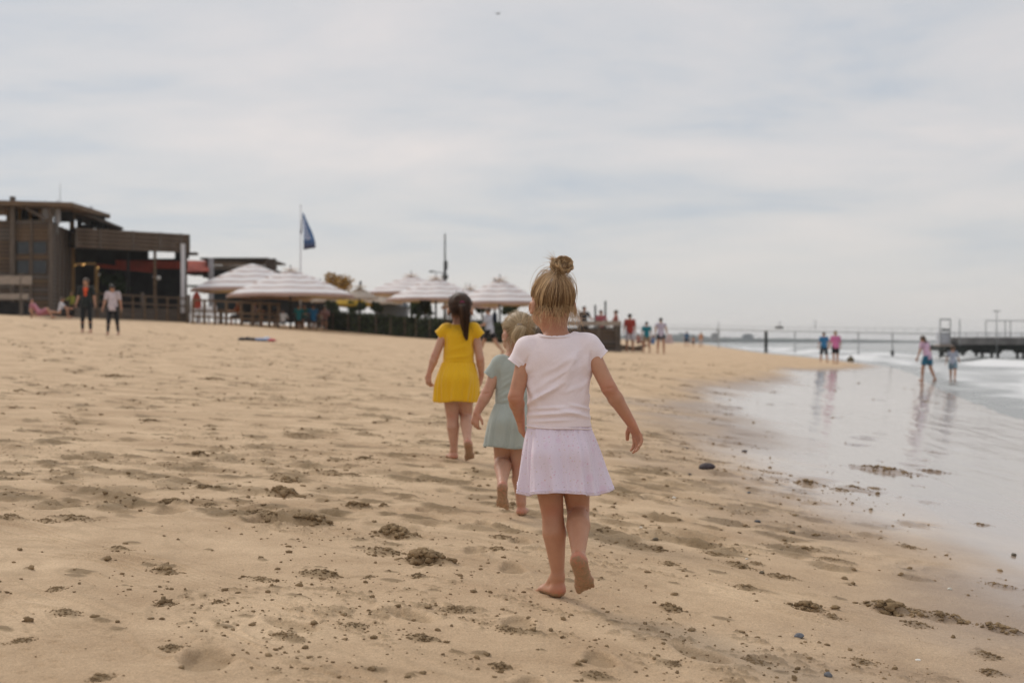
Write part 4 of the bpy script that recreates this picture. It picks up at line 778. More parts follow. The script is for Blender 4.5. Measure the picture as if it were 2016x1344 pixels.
# ---- girl in yellow dress
Y3 = hit(891, 905)[1]
G3 = dict(s=1.08, bent=(1,), head=(906, 604, 0.01), fwd=(0.04, 0.98, -0.12), r=0.0685, neck=((904, 642, 0), (905, 622, 0.006)),
 sh=((876, 653, 0), (935, 652, 0)), el=((857, 700, -0.02), (945, 706, -0.02)), wr=((845, 735, -0.02), (948, 740, 0.03)),
 chest=(904, 662, 0), waist=(902, 706, 0), pelvis=(900, 748, 0), torso_r=(0.083, 0.080, 0.088), arm_r=(0.0270, 0.0245, 0.0160),
 hand=(((-0.12, 0.1, -0.97), (0.6, 0.6, -0.1), (0.5, 0.8, 0)), ((-0.15, 0.15, -0.95), (-0.8, 0.3, 0), (-0.3, 0.9, 0))), hand_L=0.108,
 hip=((889, 780, 0), (916, 780, 0)), knee=((891, 818, 0.01), (917, 816, 0.04)), ank=((894, 884, 0.0), (920, 866, -0.13)), leg_r=(0.052, 0.0390, 0.0375, 0.0205),
 heel=((896, 905, -0.02), (920, 872, -0.185)), toe=((884, 900, 0.12), (925, 902, -0.10)), foot_up=((0, 0, 1), (0.1, 0.8, 0.55)), foot_L=0.155)
root, B, J, Hc, R, r, sh, el = girl('girl', 'girl with brown ponytail and mustard yellow dress, furthest ahead of the three', Y3, (891, 905), G3, SK2, 0.0042)
YEL = cloth_mat('mustard_jersey', (0.74, 0.43, 0.015), fold=0.0008, heather=0.04)
def dress_top3(v, J=J):
    k = 0.016; v.cone(J(904, 668), J(902, 716), 0.092, 0.093, k, flat=((0, 1, 0), 0.80))
    for e, tip, mid in (((863, 661, 0), (879, 650, 0), (892, 668)), ((945, 663, 0), (932, 649, 0), (916, 668))):
        E_, T_ = J(*e), J(*tip); v.cone(J(904, 645), T_, 0.038, 0.038, k); v.cone(J(*mid), T_, 0.055, 0.041, k); v.cone(T_, E_, 0.0415, 0.036, k*0.8, cap=(E_, E_-T_))
    v.plane(J(902, 716), (0, 0, -1)); v.ell(J(904, 633, 0.006), (0.056, 0.052, 0.028), None, 0.003, 'sub')
    for e, tip in (((863, 661, 0), (879, 650, 0)), ((945, 663, 0), (932, 649, 0))):
        E_, T_ = J(*e), J(*tip); d = vnorm(E_-T_); v.cone(E_-d*0.010, E_+d*0.03, 0.029, 0.030, 0.001, mode='sub')
dress = garment('dress', YEL, root, J(902, 718)-np.array([0.2, 0.14, 0.02]), J(902, 632)+np.array([0.2, 0.14, 0.03]), dress_top3, B,
  [(876, 660, 877, 690, 2.5, -0.004), (930, 660, 932, 690, 2.5, -0.004), (880, 705, 925, 700, 3, 0.003), (885, 690, 920, 680, 4, 0.002)], 0.0042, 0.002, 12)
cuff(YEL, dress, J(863, 661), J(879, 650), 0.0358, 0.0022); cuff(YEL, dress, J(945, 663), J(932, 649), 0.0358, 0.0022)
skirt('dress_skirt', YEL, dress, J(902, 713), (0.095, 0.077), J(897, 790), (0.131, 0.112), 15, amp=0.0105, nf=(4, 7, 11), gather=0.0026, bulge=0.014, belly=0.35)
cs = Hc+R[:, 2]*r*0.08-R[:, 1]*r*0.08; rad = np.array([1.045, 1.24, 1.15])*r; PB = J(910, 596, -0.08)
hr = hair_common(root, cs, R, rad, PB-cs, BROWN, 31, n=1700, wn=240, wl=(0.04, 0.14), halo=90)
PBs = cs+R@(vnorm((R.T@vnorm(PB-cs))/rad)*rad)*1.03
pony(root, cs, R, rad, PBs, [PBs+np.array([0.004, -0.024, -0.018]), PBs+np.array([0.016, -0.022, -0.085]), PBs+np.array([0.020, -0.008, -0.155]), PBs+np.array([0.026, -0.004, -0.225])], [0.011, 0.029, 0.030, 0.020, 0.004], BROWN, 33, 620, mat('magenta_elastic', (0.32, 0.03, 0.12), 0.6))
# ---------------------------------------------------------------- beach pavilion, terrace, pier, far shore
def Z(py, Y): return CAMZ-(py-672)/F*Y
def X(px, Y): return (px-1008)/F*Y
M = {}
M['plank'] = mat('weathered_plank', (0.115, 0.083, 0.06), 0.85, 0.2, var=0.5, vscale=3.0, stretch=(0.4, 0.4, 6), bump=0.004, bscale=30)
M['plank_b'] = mat('weathered_plank_reddish', (0.14, 0.095, 0.06), 0.85, 0.2, var=0.45, vscale=3.0, stretch=(0.4, 0.4, 6), bump=0.004, bscale=30)
M['plank_c'] = mat('weathered_plank_grey', (0.125, 0.105, 0.088), 0.85, 0.2, var=0.45, vscale=3.0, stretch=(0.4, 0.4, 6), bump=0.004, bscale=30)
M['pale_plank'] = mat('sun_bleached_plank', (0.30, 0.255, 0.215), 0.85, 0.2, var=0.3, vscale=4.0, stretch=(0.5, 0.5, 6))
M['post'] = mat('grey_timber_post', (0.12, 0.098, 0.08), 0.85, 0.2, var=0.4, vscale=5.0, stretch=(6, 6, 0.5))
M['ypost'] = mat('golden_timber_post', (0.24, 0.145, 0.055), 0.75, 0.3, var=0.35, vscale=5.0, stretch=(6, 6, 0.5))
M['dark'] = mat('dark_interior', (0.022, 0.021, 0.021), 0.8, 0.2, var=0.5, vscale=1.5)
M['glass'] = mat('dark_window_glass', (0.018, 0.022, 0.026), 0.08, 0.5)
M['white'] = mat('white_paint', (0.62, 0.62, 0.64), 0.5, 0.4, var=0.08, vscale=4)
M['lgrey'] = mat('pale_grey_canvas', (0.42, 0.43, 0.46), 0.8, 0.2, var=0.15, vscale=5)
M['red'] = mat('faded_red_canvas', (0.28, 0.050, 0.030), 0.85, 0.2, var=0.3, vscale=2)
M['roof'] = mat('roof_felt', (0.07, 0.055, 0.045), 0.8, 0.2, var=0.3, vscale=2)
M['metal'] = mat('dark_metal', (0.05, 0.055, 0.055), 0.5, 0.4, metal=0.3)
M['galv'] = mat('galvanised_steel', (0.33, 0.34, 0.34), 0.5, 0.4, metal=0.2, var=0.15, vscale=6)
M['conc'] = mat('stained_concrete', (0.17, 0.165, 0.16), 0.85, 0.2, var=0.35, vscale=1.2)
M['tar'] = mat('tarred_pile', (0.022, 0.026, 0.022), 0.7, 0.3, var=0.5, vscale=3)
M['green'] = mat('dark_leaves', (0.045, 0.070, 0.022), 0.7, 0.3, var=0.5, vscale=3)
M['hedge'] = mat('hedge_leaves', (0.050, 0.064, 0.028), 0.75, 0.2, var=0.6, vscale=2.5)
M['ochre'] = mat('autumn_leaves', (0.36, 0.22, 0.06), 0.75, 0.2, var=0.5, vscale=3)
PLK = ['plank', 'plank', 'plank_b', 'plank_c']
_pm = {}
def plank(par, a, b, h, th=0.04, m=None, name='plank'):
    """a board from a to b; boards of one size share a mesh"""
    a = Vector(a); b = Vector(b); L_ = round((b-a).length, 1); m = m or rnd.choice(PLK); key = (L_, round(h, 2), th, m)
    if key not in _pm:
        o = MB().box((0, 0, 0), (L_, th, h)).build(name, M[m]); _pm[key] = o.data; C.objects.unlink(o); bpy.data.objects.remove(o)
    o = bpy.data.objects.new(name, _pm[key]); o.location = (a+b)/2; d = b-a; o.rotation_euler = (0, -math.atan2(d.z, math.hypot(d.x, d.y)), math.atan2(d.y, d.x)); link(o, par); return o
def boards(par, a, b, z0, z1, n, off=(0, 0), m=None):
    hh = (z1-z0)/n
    for i in range(n):
        j = rnd.uniform(-0.012, 0.012); z = z0+hh*(i+0.5)
        plank(par, (a[0]+off[0], a[1]+off[1]+j, z), (b[0]+off[0], b[1]+off[1]+j, z), hh*0.80, 0.05, m)
# --- pavilion
pav = empty('beach_pavilion', (0, 0, 0)); tag(pav, 'dark weathered timber beach pavilion with open ground floor at the left edge', 'building')
Ya, Yb = 69.0, 72.0
def seg(p0, y0, p1, y1): return (X(p0, y0), y0), (X(p1, y1), y1)
z = lambda py, Y=Ya: Z(py, Y)
tl = (X(-160, Ya), Ya); tm = (X(20, Ya), Ya); tc_ = (X(100, Ya), Ya); tr = (X(140, Yb+1.5), Yb+1.5)
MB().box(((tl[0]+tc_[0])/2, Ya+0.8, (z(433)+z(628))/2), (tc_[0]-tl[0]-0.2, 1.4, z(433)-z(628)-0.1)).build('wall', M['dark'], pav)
boards(pav, tl, (X(21, Ya), Ya), z(625), z(433), 24)
a_, b_ = (X(29, Ya), Ya), (X(96, Ya), Ya)
boards(pav, a_, b_, z(473), z(433), 5); boards(pav, a_, b_, z(510), z(502), 1); boards(pav, a_, b_, z(625), z(541), 10)
boards(pav, (tc_[0]+0.1, tc_[1]+0.05), tr, z(625), z(440), 23, m='plank_c')
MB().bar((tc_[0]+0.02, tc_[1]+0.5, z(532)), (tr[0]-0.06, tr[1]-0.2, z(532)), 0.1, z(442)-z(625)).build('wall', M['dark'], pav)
for (x0, x1) in ((30, 60), (63, 94)):
    for (y0, y1) in ((473.5, 501.5), (510.5, 540.5)):
        w = MB().box((X((x0+x1)/2, Ya), Ya+0.02, z((y0+y1)/2)), (X(x1, Ya)-X(x0, Ya), 0.06, z(y0)-z(y1))).build('window', M['glass'], pav)
        c = X((x0+x1)/2, Ya); hw = (X(x1, Ya)-X(x0, Ya))/2; hh = (z(y0)-z(y1))/2; f = MB()
        for sx in (-1, 1): f.box((c+sx*(hw-0.03), Ya-0.03, z((y0+y1)/2)), (0.05, 0.05, hh*2))
        for sz in (-1, 1): f.box((c, Ya-0.033, z((y0+y1)/2)+sz*(hh-0.03)), (hw*2-0.1, 0.05, 0.05))
        f.build('frame', M['plank'], w)
for u_ in (0.2, 0.42, 0.63, 0.85): q = (tc_[0]+(tr[0]-tc_[0])*u_+0.13, tc_[1]+(tr[1]-tc_[1])*u_); MB().bar((q[0], q[1], z(625)), (q[0], q[1], z(441)), 0.07).build('batten', M['plank'], pav)
for px, top, w, m, Y in ((25, 387, 0.22, 'post', Ya-0.15), (100, 398, 0.2, 'post', Ya-0.12), (62, 433, 0.09, 'post', Ya-0.06), (142, 404, 0.21, 'ypost', Yb+1.2)):
    bot = Z(626, Y) if px != 142 else Z(578, Y)
    MB().bar((X(px, Y), Y, bot), (X(px, Y), Y, Z(top, Y)), w).build('post', M[m], pav, bevel=0.01)
MB().bar((X(30, Ya-0.2), Ya-0.3, z(399)), (X(97, Ya-0.2), Ya-0.3, z(435)), 0.12).build('brace', M['post'], pav)
MB().box(((X(-160, Ya)+X(150, Ya))/2, Ya+2.6, z(401)), (X(150, Ya)-X(-160, Ya), 6.5, 0.22), ry=0.028).build('roof', M['plank_b'], pav)
rf = MB(); p0, p1 = at(148, 409, 71.5), at(243, 448, 74.0)
rf.add([p0, p1, p1+Vector((0, 0, -0.10)), p0+Vector((0, 0, -0.25)), p0+Vector((-1.6, 4, 0.12)), p1+Vector((-1.6, 3, -0.02)), p1+Vector((-1.6, 3, -0.12)), p0+Vector((-1.6, 4, -0.13))], [(0, 3, 2, 1), (4, 5, 6, 7), (0, 1, 5, 4), (3, 7, 6, 2), (0, 4, 7, 3), (1, 2, 6, 5)]); rf.build('sloping_roof', M['roof'], pav)
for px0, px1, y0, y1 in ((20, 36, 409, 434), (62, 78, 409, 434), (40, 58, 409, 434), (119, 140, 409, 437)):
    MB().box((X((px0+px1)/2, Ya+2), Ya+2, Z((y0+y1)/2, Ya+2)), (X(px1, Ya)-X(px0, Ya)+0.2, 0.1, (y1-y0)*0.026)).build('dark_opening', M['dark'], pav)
for px in (16, 39, 60, 80): MB().box((X(px, Ya+1.6), Ya+1.6, Z(421, Ya+1.6)), (0.14, 0.14, 0.75)).build('balcony_post', M['ypost'], pav)
for px, y0, y1, w in ((153, 412, 449, 8), (161, 414, 427, 14), (177, 424, 449, 6), (186, 424, 449, 4), (201, 432, 450, 8), (166, 441, 450, 30), (192, 424, 431, 20)):
    MB().box((X(px, 73), 73+0.02*px/10, Z((y0+y1)/2, 73)), (w*0.026, 0.2, (y1-y0)*0.026)).build('upper_frame', M['dark'], pav)
# hall
A = (X(146, 71.5), 71.5); Bq = (X(372, 76), 76); zt, zb = Z(447.5, 71.5), Z(487.5, 71.5)
boards(pav, A, Bq, zb, zt, 5)
for u_ in (0.02, 0.22, 0.5, 0.74, 0.93): 
    q = (A[0]+(Bq[0]-A[0])*u_, A[1]+(Bq[1]-A[1])*u_-0.07); MB().box((q[0], q[1], (zt+zb)/2), (0.10, 0.05, zt-zb), rz=math.atan2(Bq[1]-A[1], Bq[0]-A[0])).build('batten', M['post'], pav)
Cq = (-18.95, 82.3); Dq = (-27.0, 80.5)
boards(pav, (Bq[0]+0.02, Bq[1]+0.06), (Cq[0], Cq[1]), zb, zt, 5)
sl = MB(); pts = [A, Bq, Cq, Dq]; n_ = 4
sl.add([(p[0], p[1]+0.1, zt-0.02) for p in pts]+[(p[0], p[1]+0.1, zt-0.16) for p in pts], [(0, 1, 2, 3), (7, 6, 5, 4)]+[(i, i+4, (i+1) % 4+4, (i+1) % 4) for i in range(4)]); sl.build('roof', M['roof'], pav)
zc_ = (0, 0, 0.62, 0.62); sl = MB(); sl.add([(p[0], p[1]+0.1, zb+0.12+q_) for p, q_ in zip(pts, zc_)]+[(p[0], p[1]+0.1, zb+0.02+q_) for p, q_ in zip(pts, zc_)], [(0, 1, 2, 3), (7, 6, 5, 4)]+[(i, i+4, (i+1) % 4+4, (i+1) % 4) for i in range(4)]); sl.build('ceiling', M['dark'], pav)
MB().box((Bq[0]+0.15, Bq[1]+0.2, zb-0.02), (0.5, 0.5, 0.14)).build('fascia_end', M['roof'], pav)
zf = Z(606, 73.5)
Yw = 80.0
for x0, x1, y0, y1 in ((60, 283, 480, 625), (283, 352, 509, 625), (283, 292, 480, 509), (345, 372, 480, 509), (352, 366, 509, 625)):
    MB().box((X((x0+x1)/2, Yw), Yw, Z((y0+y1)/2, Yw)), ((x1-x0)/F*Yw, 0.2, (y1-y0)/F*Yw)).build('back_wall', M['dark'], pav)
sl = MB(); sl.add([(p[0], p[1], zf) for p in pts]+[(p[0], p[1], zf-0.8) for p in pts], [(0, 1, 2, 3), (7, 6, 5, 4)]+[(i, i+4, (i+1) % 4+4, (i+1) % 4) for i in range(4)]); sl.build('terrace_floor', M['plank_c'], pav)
MB().bar(at(228, 520, 77), at(370, 522, 78.5), 0.1, 0.42).build('red_valance', M['red'], pav)
MB().bar(at(190, 523, 76), at(300, 533, 77), 0.08, 0.2).build('red_valance', M['red'], pav)
for px, y0, y1, w, m, Y in ((190, 524, 606, 0.16, 'ypost', 73.4), (252, 488, 606, 0.14, 'dark', 74.2), (305, 490, 606, 0.13, 'plank_b', 75.0), (360, 480, 616, 0.19, 'white', 75.6), (366, 488, 612, 0.12, 'post', 76.0)):
    MB().bar((X(px, Y), Y, Z(y1, Y)), (X(px, Y), Y, Z(y0, Y)), w).build('column', M[m], pav, bevel=0.008)
MB().bar(at(146, 520, 72), at(188, 519, 73.2), 0.10).build('beam', M['ypost'], pav)
M['bulb'] = mat('lit_bulb', (1, 0.7, 0.3), emit=((1.0, 0.55, 0.18), 0.7)); M['globe'] = mat('white_globe', (0.75, 0.75, 0.72), 0.4)
def ball(name, c, r, m, par=None, n=10, sz=1.0):
    b = MB(); rr = [max(0.02, math.sin(math.pi*i/8))*r for i in range(9)]; b.tube([(c[0], c[1], c[2]-r*sz*math.cos(math.pi*i/8)) for i in range(9)], rr, n); return b.build(name, m, par, True)
for px, py in ((148, 522), (163, 521), (166, 520), (193, 527)): ball('bulb', at(px, py, 72.3), 0.045, M['bulb'], pav)
for px, py, r_ in ((195, 541, 0.07), (312, 547, 0.12), (303, 545, 0.06)): ball('globe_lamp', at(px, py, 75.5), r_, M['globe'], pav)
# terrace rail with posts
def fence(name, label, pts, zt_off, hgt, rails, mpost, mrail, w=0.11, grp=None, zground=True, lift=0.0):
    e = empty(name, (pts[0][0], pts[0][1], 0)); tag(e, label, 'fence', grp); o = Vector((pts[0][0], pts[0][1], 0)); P = []
    for x, y in pts:
        g = gz(x, y)+lift if zground else zt_off; P.append(Vector((x, y, g))-o)
    for p in P:
        h = hgt*rnd.uniform(0.95, 1.06); MB().bar(p-Vector((0, 0, 0.25)), p+Vector((rnd.uniform(-.02, .02), 0, h)), w*rnd.uniform(0.85, 1.1)).build('post', M[mpost], e)
    for r_ in rails:
        for a, b in zip(P, P[1:]): MB().bar(a+Vector((0, -0.07, r_)), b+Vector((0, -0.07, r_)), 0.04, 0.09).build('rail', M[mrail], e)
    return e
pt = lambda px, Y: (X(px, Y), Y)
fence('railing', 'brown timber railing in front of the open ground floor of the pavilion', [pt(x, 72.2+(x-190)/185*3) for x in (192, 215, 238, 262, 285, 308, 330, 352, 374)], 0, 1.3, (0.85, 1.25), 'plank_b', 'plank', 0.09, lift=0.0)
fence('fence', 'timber post and rail fence in front of the parasol terrace', [pt(x, 69+(x-400)/150*1.5) for x in (380, 402, 423, 445, 475, 497, 512, 530, 548)], 0, 1.2, (0.35, 0.62, 1.16), 'plank_b', 'plank_b', 0.12)
for i, (px, y1, hh, lb) in enumerate(((280, 630, 1.45, 'weathered grey post in the sand left of the hanging wetsuit'), (371, 636, 1.40, 'weathered grey post in the sand in front of the white column'))):
    hx, hy, hz = hit(px, y1); o = MB().tube([(0, 0, -0.3), (0.01, 0, hh*0.5), (0, 0, hh)], [0.12, 0.115, 0.10], 9).build('mooring_post', M['post'], None, True, loc=(hx, hy, hz)); tag(o, lb, 'post', 'grey posts in the sand')
# low bleached board barrier at the left edge
Yl = 66.0; e = empty('board_barrier', (X(40, Yl), Yl, 0)); tag(e, 'low barrier of two sun bleached boards on dark posts at the left edge', 'fence'); o_ = Vector((X(40, Yl), Yl, 0))
for px, w in ((42, 0.14), (-30, 0.14), (60, 0.08)):
    x = X(px, Yl); MB().bar(Vector((x, Yl, gz(x, Yl)-0.2))-o_, Vector((x, Yl, Z(540 if px != 60 else 560, Yl)))-o_, w).build('post', M['post'], e)
for y0, y1, x1 in ((543, 560, 41), (578, 589, 38)):
    for x0_, x1_ in ((-60, 41), (44, 64 if y0 < 560 else 58)):
        a = Vector((X(x0_, Yl), Yl-0.1, Z((y0+y1)/2, Yl)))-o_; b = Vector((X(x1_, Yl), Yl-0.1, Z((y0+y1)/2, Yl)))-o_; plank(e, a, b, (y1-y0)/F*Yl, 0.04, 'pale_plank')
MB().box(Vector((X(15, Yl+0.8), Yl+0.8, Z(606, Yl)))-o_, (1.9, 1.0, 0.6)).build('dark_crate', M['dark'], e)
# upper terrace: folded canvas parasols, antenna
for px, y0, y1, w, Y, lb in ((89, 397, 436, 11, 69.6, 'folded pale grey parasol on the balcony, left of the corner post'), (113, 396, 441, 11, 69.8, 'folded pale grey parasol on the balcony, right of the corner post'), (179, 407, 426, 10, 76, 'folded pale parasol behind the sloping roof edge')):
    c = Vector((X(px, Y), Y, Z(y1, Y))); hh = (y1-y0)/F*Y; r_ = w/F*Y/2; e = empty('folded_parasol', c); tag(e, lb, 'parasol', 'folded parasols on the balcony')
    b = MB(); n = 12; prof = [(0, 0.7), (0.1, 1.0), (0.5, 0.95), (0.85, 0.8), (0.97, 0.45), (1.0, 0.2)]; vs = []; fs = []
    for i, (t_, q) in enumerate(prof):
        for k_ in range(n): a = 2*math.pi*k_/n; rr = r_*q*(1+0.18*(k_ % 2)); vs.append((rr*math.cos(a), rr*math.sin(a), hh*t_))
    for i in range(len(prof)-1):
        for k_ in range(n): fs.append((i*n+k_, i*n+(k_+1) % n, (i+1)*n+(k_+1) % n, (i+1)*n+k_))
    b.add(vs, fs); b.build('canopy', M['lgrey'], e, True); MB().bar((0, 0, -0.5), (0, 0, hh+0.05), 0.04).build('pole', M['galv'], e)
o = MB().tube([(0, 0, 0), (0, 0, 1.05)], [0.02, 0.01], 5).build('antenna', M['galv'], None, loc=at(118.5, 403, 70.5)); tag(o, 'thin pale antenna rod standing up above the pavilion roof', 'antenna')
# second wing
w2 = empty('pavilion_wing', (0, 0, 0)); tag(w2, 'lower dark wing of the pavilion with red awning, behind the striped parasols', 'building'); Yw2 = 82.0
boards(w2, pt(415, Yw2), pt(541, Yw2+1), Z(531, Yw2), Z(512.5, Yw2), 4)
MB().box((X(478, Yw2+3), Yw2+3.6, Z(514, Yw2+3)), (3.9, 6.6, 0.1)).build('roof', M['roof'], w2)
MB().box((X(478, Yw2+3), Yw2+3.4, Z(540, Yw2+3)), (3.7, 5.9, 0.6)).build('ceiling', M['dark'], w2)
MB().box((X(533, Yw2-0.5), Yw2-0.3, Z(521, Yw2)), (0.55, 0.5, 0.62), ry=-0.1).build('fascia_end', M['roof'], w2)
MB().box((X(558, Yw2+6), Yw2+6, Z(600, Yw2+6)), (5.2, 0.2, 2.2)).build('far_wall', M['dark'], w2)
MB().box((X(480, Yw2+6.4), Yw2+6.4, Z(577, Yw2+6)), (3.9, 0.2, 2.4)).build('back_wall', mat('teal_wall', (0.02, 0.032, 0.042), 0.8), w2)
for px in (413, 418): MB().bar((X(px, Yw2-0.3), Yw2-0.3, Z(604, Yw2)), (X(px, Yw2-0.3), Yw2-0.3, Z(508, Yw2)), 0.13).build('column', M['lgrey'], w2)
rb = MB(); p0, p1, p2, p3 = at(368, 512.5, 84), at(411, 513.5, 84), at(412, 533, 81), at(368, 535, 81)
dn = Vector((0, 0.03, -0.05)); rb.add([p0, p1, p2, p3]+[p+dn for p in (p0, p1, p2, p3)], [(0, 3, 2, 1), (4, 5, 6, 7)]+[(i, (i+1) % 4, (i+1) % 4+4, i+4) for i in range(4)]); rb.build('awning', M['red'], w2)
MB().box((X(390, 82), 82.5, Z(537.5, 82)), (1.25, 2.2, 0.18)).build('awning_frame', M['dark'], w2)
MB().box((X(391, 84), 84, Z(563, 84)), (1.3, 0.1, 0.12)).build('beam', M['green'], w2)
# closed red parasol
def closed_parasol(px, y0, y1, w, Y, m, lb):
    c = Vector((X(px, Y), Y, Z(y1, Y))); hh = (y1-y0)/F*Y; r_ = w/F*Y/2; e = empty('closed_parasol', c); tag(e, lb, 'parasol'); b = MB()
    n = 12; prof = [(0, 0.95), (0.4, 1.0), (0.7, 0.8), (0.92, 0.4), (1.0, 0.1)]; vs = []; fs = []
    for t_, q in prof:
        for k_ in range(n): a = 2*math.pi*k_/n; rr = r_*q*(1+0.2*(k_ % 2)); vs.append((rr*math.cos(a), rr*math.sin(a), hh*t_))
    for i in range(len(prof)-1):
        for k_ in range(n): fs.append((i*n+k_, i*n+(k_+1) % n, (i+1)*n+(k_+1) % n, (i+1)*n+k_))
    b.add(vs, fs); b.build('canopy', m, e, True); MB().bar((0, 0, -0.9), (0, 0, hh+0.08), 0.05).build('pole', M['dark'], e)
closed_parasol(387, 574, 607, 17, 70.5, M['red'], 'closed rust red parasol behind the fence beside the white column')
# --- striped parasols
def canopy_mat(name, a, b, n):
    m = bpy.data.materials.new(name); m.use_nodes = True; t = m.node_tree; L = t.links.new; p = t.nodes['Principled BSDF']
    at_ = N(t, 'ShaderNodeAttribute', _attribute_name='tt'); mu = N(t, 'ShaderNodeMath', _operation='MULTIPLY', i1=float(n)); L(at_.outputs['Fac'], mu.inputs[0])
    fr = N(t, 'ShaderNodeMath', _operation='FRACT'); L(mu.outputs[0], fr.inputs[0]); gt = N(t, 'ShaderNodeMath', _operation='GREATER_THAN', i1=0.79); L(fr.outputs[0], gt.inputs[0])
    mx = N(t, 'ShaderNodeMix', _data_type='RGBA'); L(gt.outputs[0], mx.inputs[0]); mx.inputs[6].default_value = (*a, 1); mx.inputs[7].default_value = (*b, 1); L(mx.outputs[2], p.inputs['Base Color'])
    p.inputs['Roughness'].default_value = 0.85; p.inputs['Specular IOR Level'].default_value = 0.15
    tr = N(t, 'ShaderNodeBsdfTranslucent'); tr.inputs[0].default_value = (0.5, 0.33, 0.12, 1); ms = N(t, 'ShaderNodeMixShader', i0=0.25); out = t.nodes['Material Output']
    L(p.outputs[0], ms.inputs[1]); L(tr.outputs[0], ms.inputs[2]); L(ms.outputs[0], out.inputs[0]); return m
STR = canopy_mat('striped_canvas', (0.90, 0.88, 0.88), (0.47, 0.33, 0.29), 5); BEI = canopy_mat('beige_canvas', (0.52, 0.46, 0.39), (0.50, 0.43, 0.36), 1)
def parasol(apx, apy, hw, rimy, Y, m, lb, grp, yaw=0.2, cap=True):
    zr, za = Z(rimy, Y), Z(apy, Y); g = gz(X(apx, Y), Y); e = empty('parasol', (X(apx, Y), Y, g), yaw); tag(e, lb, 'parasol', grp); zr -= g; za -= g; Rr = hw/F*Y*1.03
    n = 48; nt = 14; V = []; T = []
    for j in range(nt):
        t_ = j/(nt-1)
        for i in range(n):
            a = 2*math.pi*i/n; s8 = abs(((a*8/(2*math.pi)) % 1)-0.5)*2     # 1 on a rib
            rad_ = Rr*t_*(0.93+0.07*s8)/(0.965); dome = (za-zr)*(1-t_**1.22); sag = -0.05*(1-s8)*math.sin(t_*math.pi)+(0.05*(1-s8) if t_ > 0.95 else 0)
            V.append((rad_*math.cos(a), rad_*math.sin(a), zr+dome+sag)); T.append(t_)
    q = [(j*n+i, (j+1)*n+i, (j+1)*n+(i+1) % n, j*n+(i+1) % n) for j in range(nt-1) for i in range(n)]; b = len(V)
    for i in range(n): x, y, z_ = V[(nt-1)*n+i]; V.append((x*1.0, y*1.0, z_-0.13)); T.append(0.999)
    q += [((nt-1)*n+i, b+i, b+(i+1) % n, (nt-1)*n+(i+1) % n) for i in range(n)]
    can = mesh_np('canopy', V, q, m, e, True, {'tt': T})
    if cap:
        V = []; 
        for j, (r_, z_) in enumerate(((0.02, 0.13), (0.25, 0.08), (0.45, 0.03))):
            for i in range(16): a = 2*math.pi*i/16; V.append((r_*math.cos(a), r_*math.sin(a), za+z_))
        mesh_np('vent_cap', V, [(j*16+i, (j+1)*16+i, (j+1)*16+(i+1) % 16, j*16+(i+1) % 16) for j in range(2) for i in range(16)], m, e, True, {'tt': [0.3]*32+[0.8]*16})
        MB().tube([(0, 0, za), (0, 0, za+0.24)], [0.04, 0.03], 6).build('finial', M['dark'], e)
    MB().tube([(0, 0, -0.2), (0, 0, za-0.02)], 0.055, 8).build('pole', M['dark'], e)
    for i in range(8):
        a = 2*math.pi*i/8; r_ = Rr*0.98; MB().bar((0, 0, za-0.12), (r_*math.cos(a), r_*math.sin(a), zr-0.02), 0.035).build('rib', M['plank_b'], e)
sg = 'striped parasols over the terrace'
parasol(497, 519, 112, 571, 76, STR, 'large striped parasol furthest left, in front of the lower wing', sg, 0.3, cap=False)
parasol(572, 531, 117, 582, 72, STR, 'large striped parasol nearest the blue flag pole, over the seated people', sg, 0.1)
parasol(708, 566, 36, 586, 76, BEI, 'small plain beige parasol between the striped ones', None, 0.4)
parasol(630, 556, 60, 588, 82, STR, 'striped parasol half hidden behind the large one by the flag pole', sg, 0.6)
parasol(809, 542, 92, 578, 80, STR, 'striped parasol behind the hedge, left of the dark mast', sg, 0.5)
parasol(858, 547, 92, 590, 74, STR, 'striped parasol behind the hedge, straight below the dark mast', sg, 0.15)
parasol(984, 549, 84, 597, 73, STR, 'striped parasol furthest right, beside the topknot girl', sg, 0.25)
parasol(925, 566, 55, 604, 80, STR, 'striped parasol behind the head of the girl in yellow', sg, 0.5)
parasol(750, 578, 40, 596, 86, BEI, 'far plain pale parasol low behind the beige one', None, 0.1)
parasol(660, 575, 45, 592, 80, BEI, 'plain beige parasol under the right edge of the big striped one', None, 0.3)
parasol(688, 582, 46, 600, 79, canopy_mat('ochre_canvas', (0.50, 0.32, 0.03), (0.46, 0.29, 0.03), 1), 'plain ochre yellow parasol low between the striped ones, above the hedge', None, 0.2)
# --- foliage helper: many small leaf faces
def leaves(name, mt, par, centers, spread, n, size, seed, lowz=None):
    g = np.random.default_rng(seed); c = np.asarray(centers, float); k_ = g.integers(0, len(c), n); p = g.normal(0, 1, (n, 3)); p /= np.linalg.norm(p, axis=1, keepdims=True); p *= (g.random(n)**0.4)[:, None]
    P = c[k_, :3]+p*(c[k_, 3:4] if c.shape[1] > 3 else 1)*np.array(spread); a = g.normal(0, 1, (n, 3)); a /= np.linalg.norm(a, axis=1, keepdims=True); b = np.cross(a, g.normal(0, 1, (n, 3))); b /= np.linalg.norm(b, axis=1, keepdims=True)
    s = size*g.uniform(0.6, 1.4, n)[:, None]; V = np.stack([P-a*s, P+b*s*0.45, P+a*s, P-b*s*0.45], 1).reshape(-1, 3); return mesh_np(name, V, np.arange(n*4).reshape(-1, 4), mt, par, False)
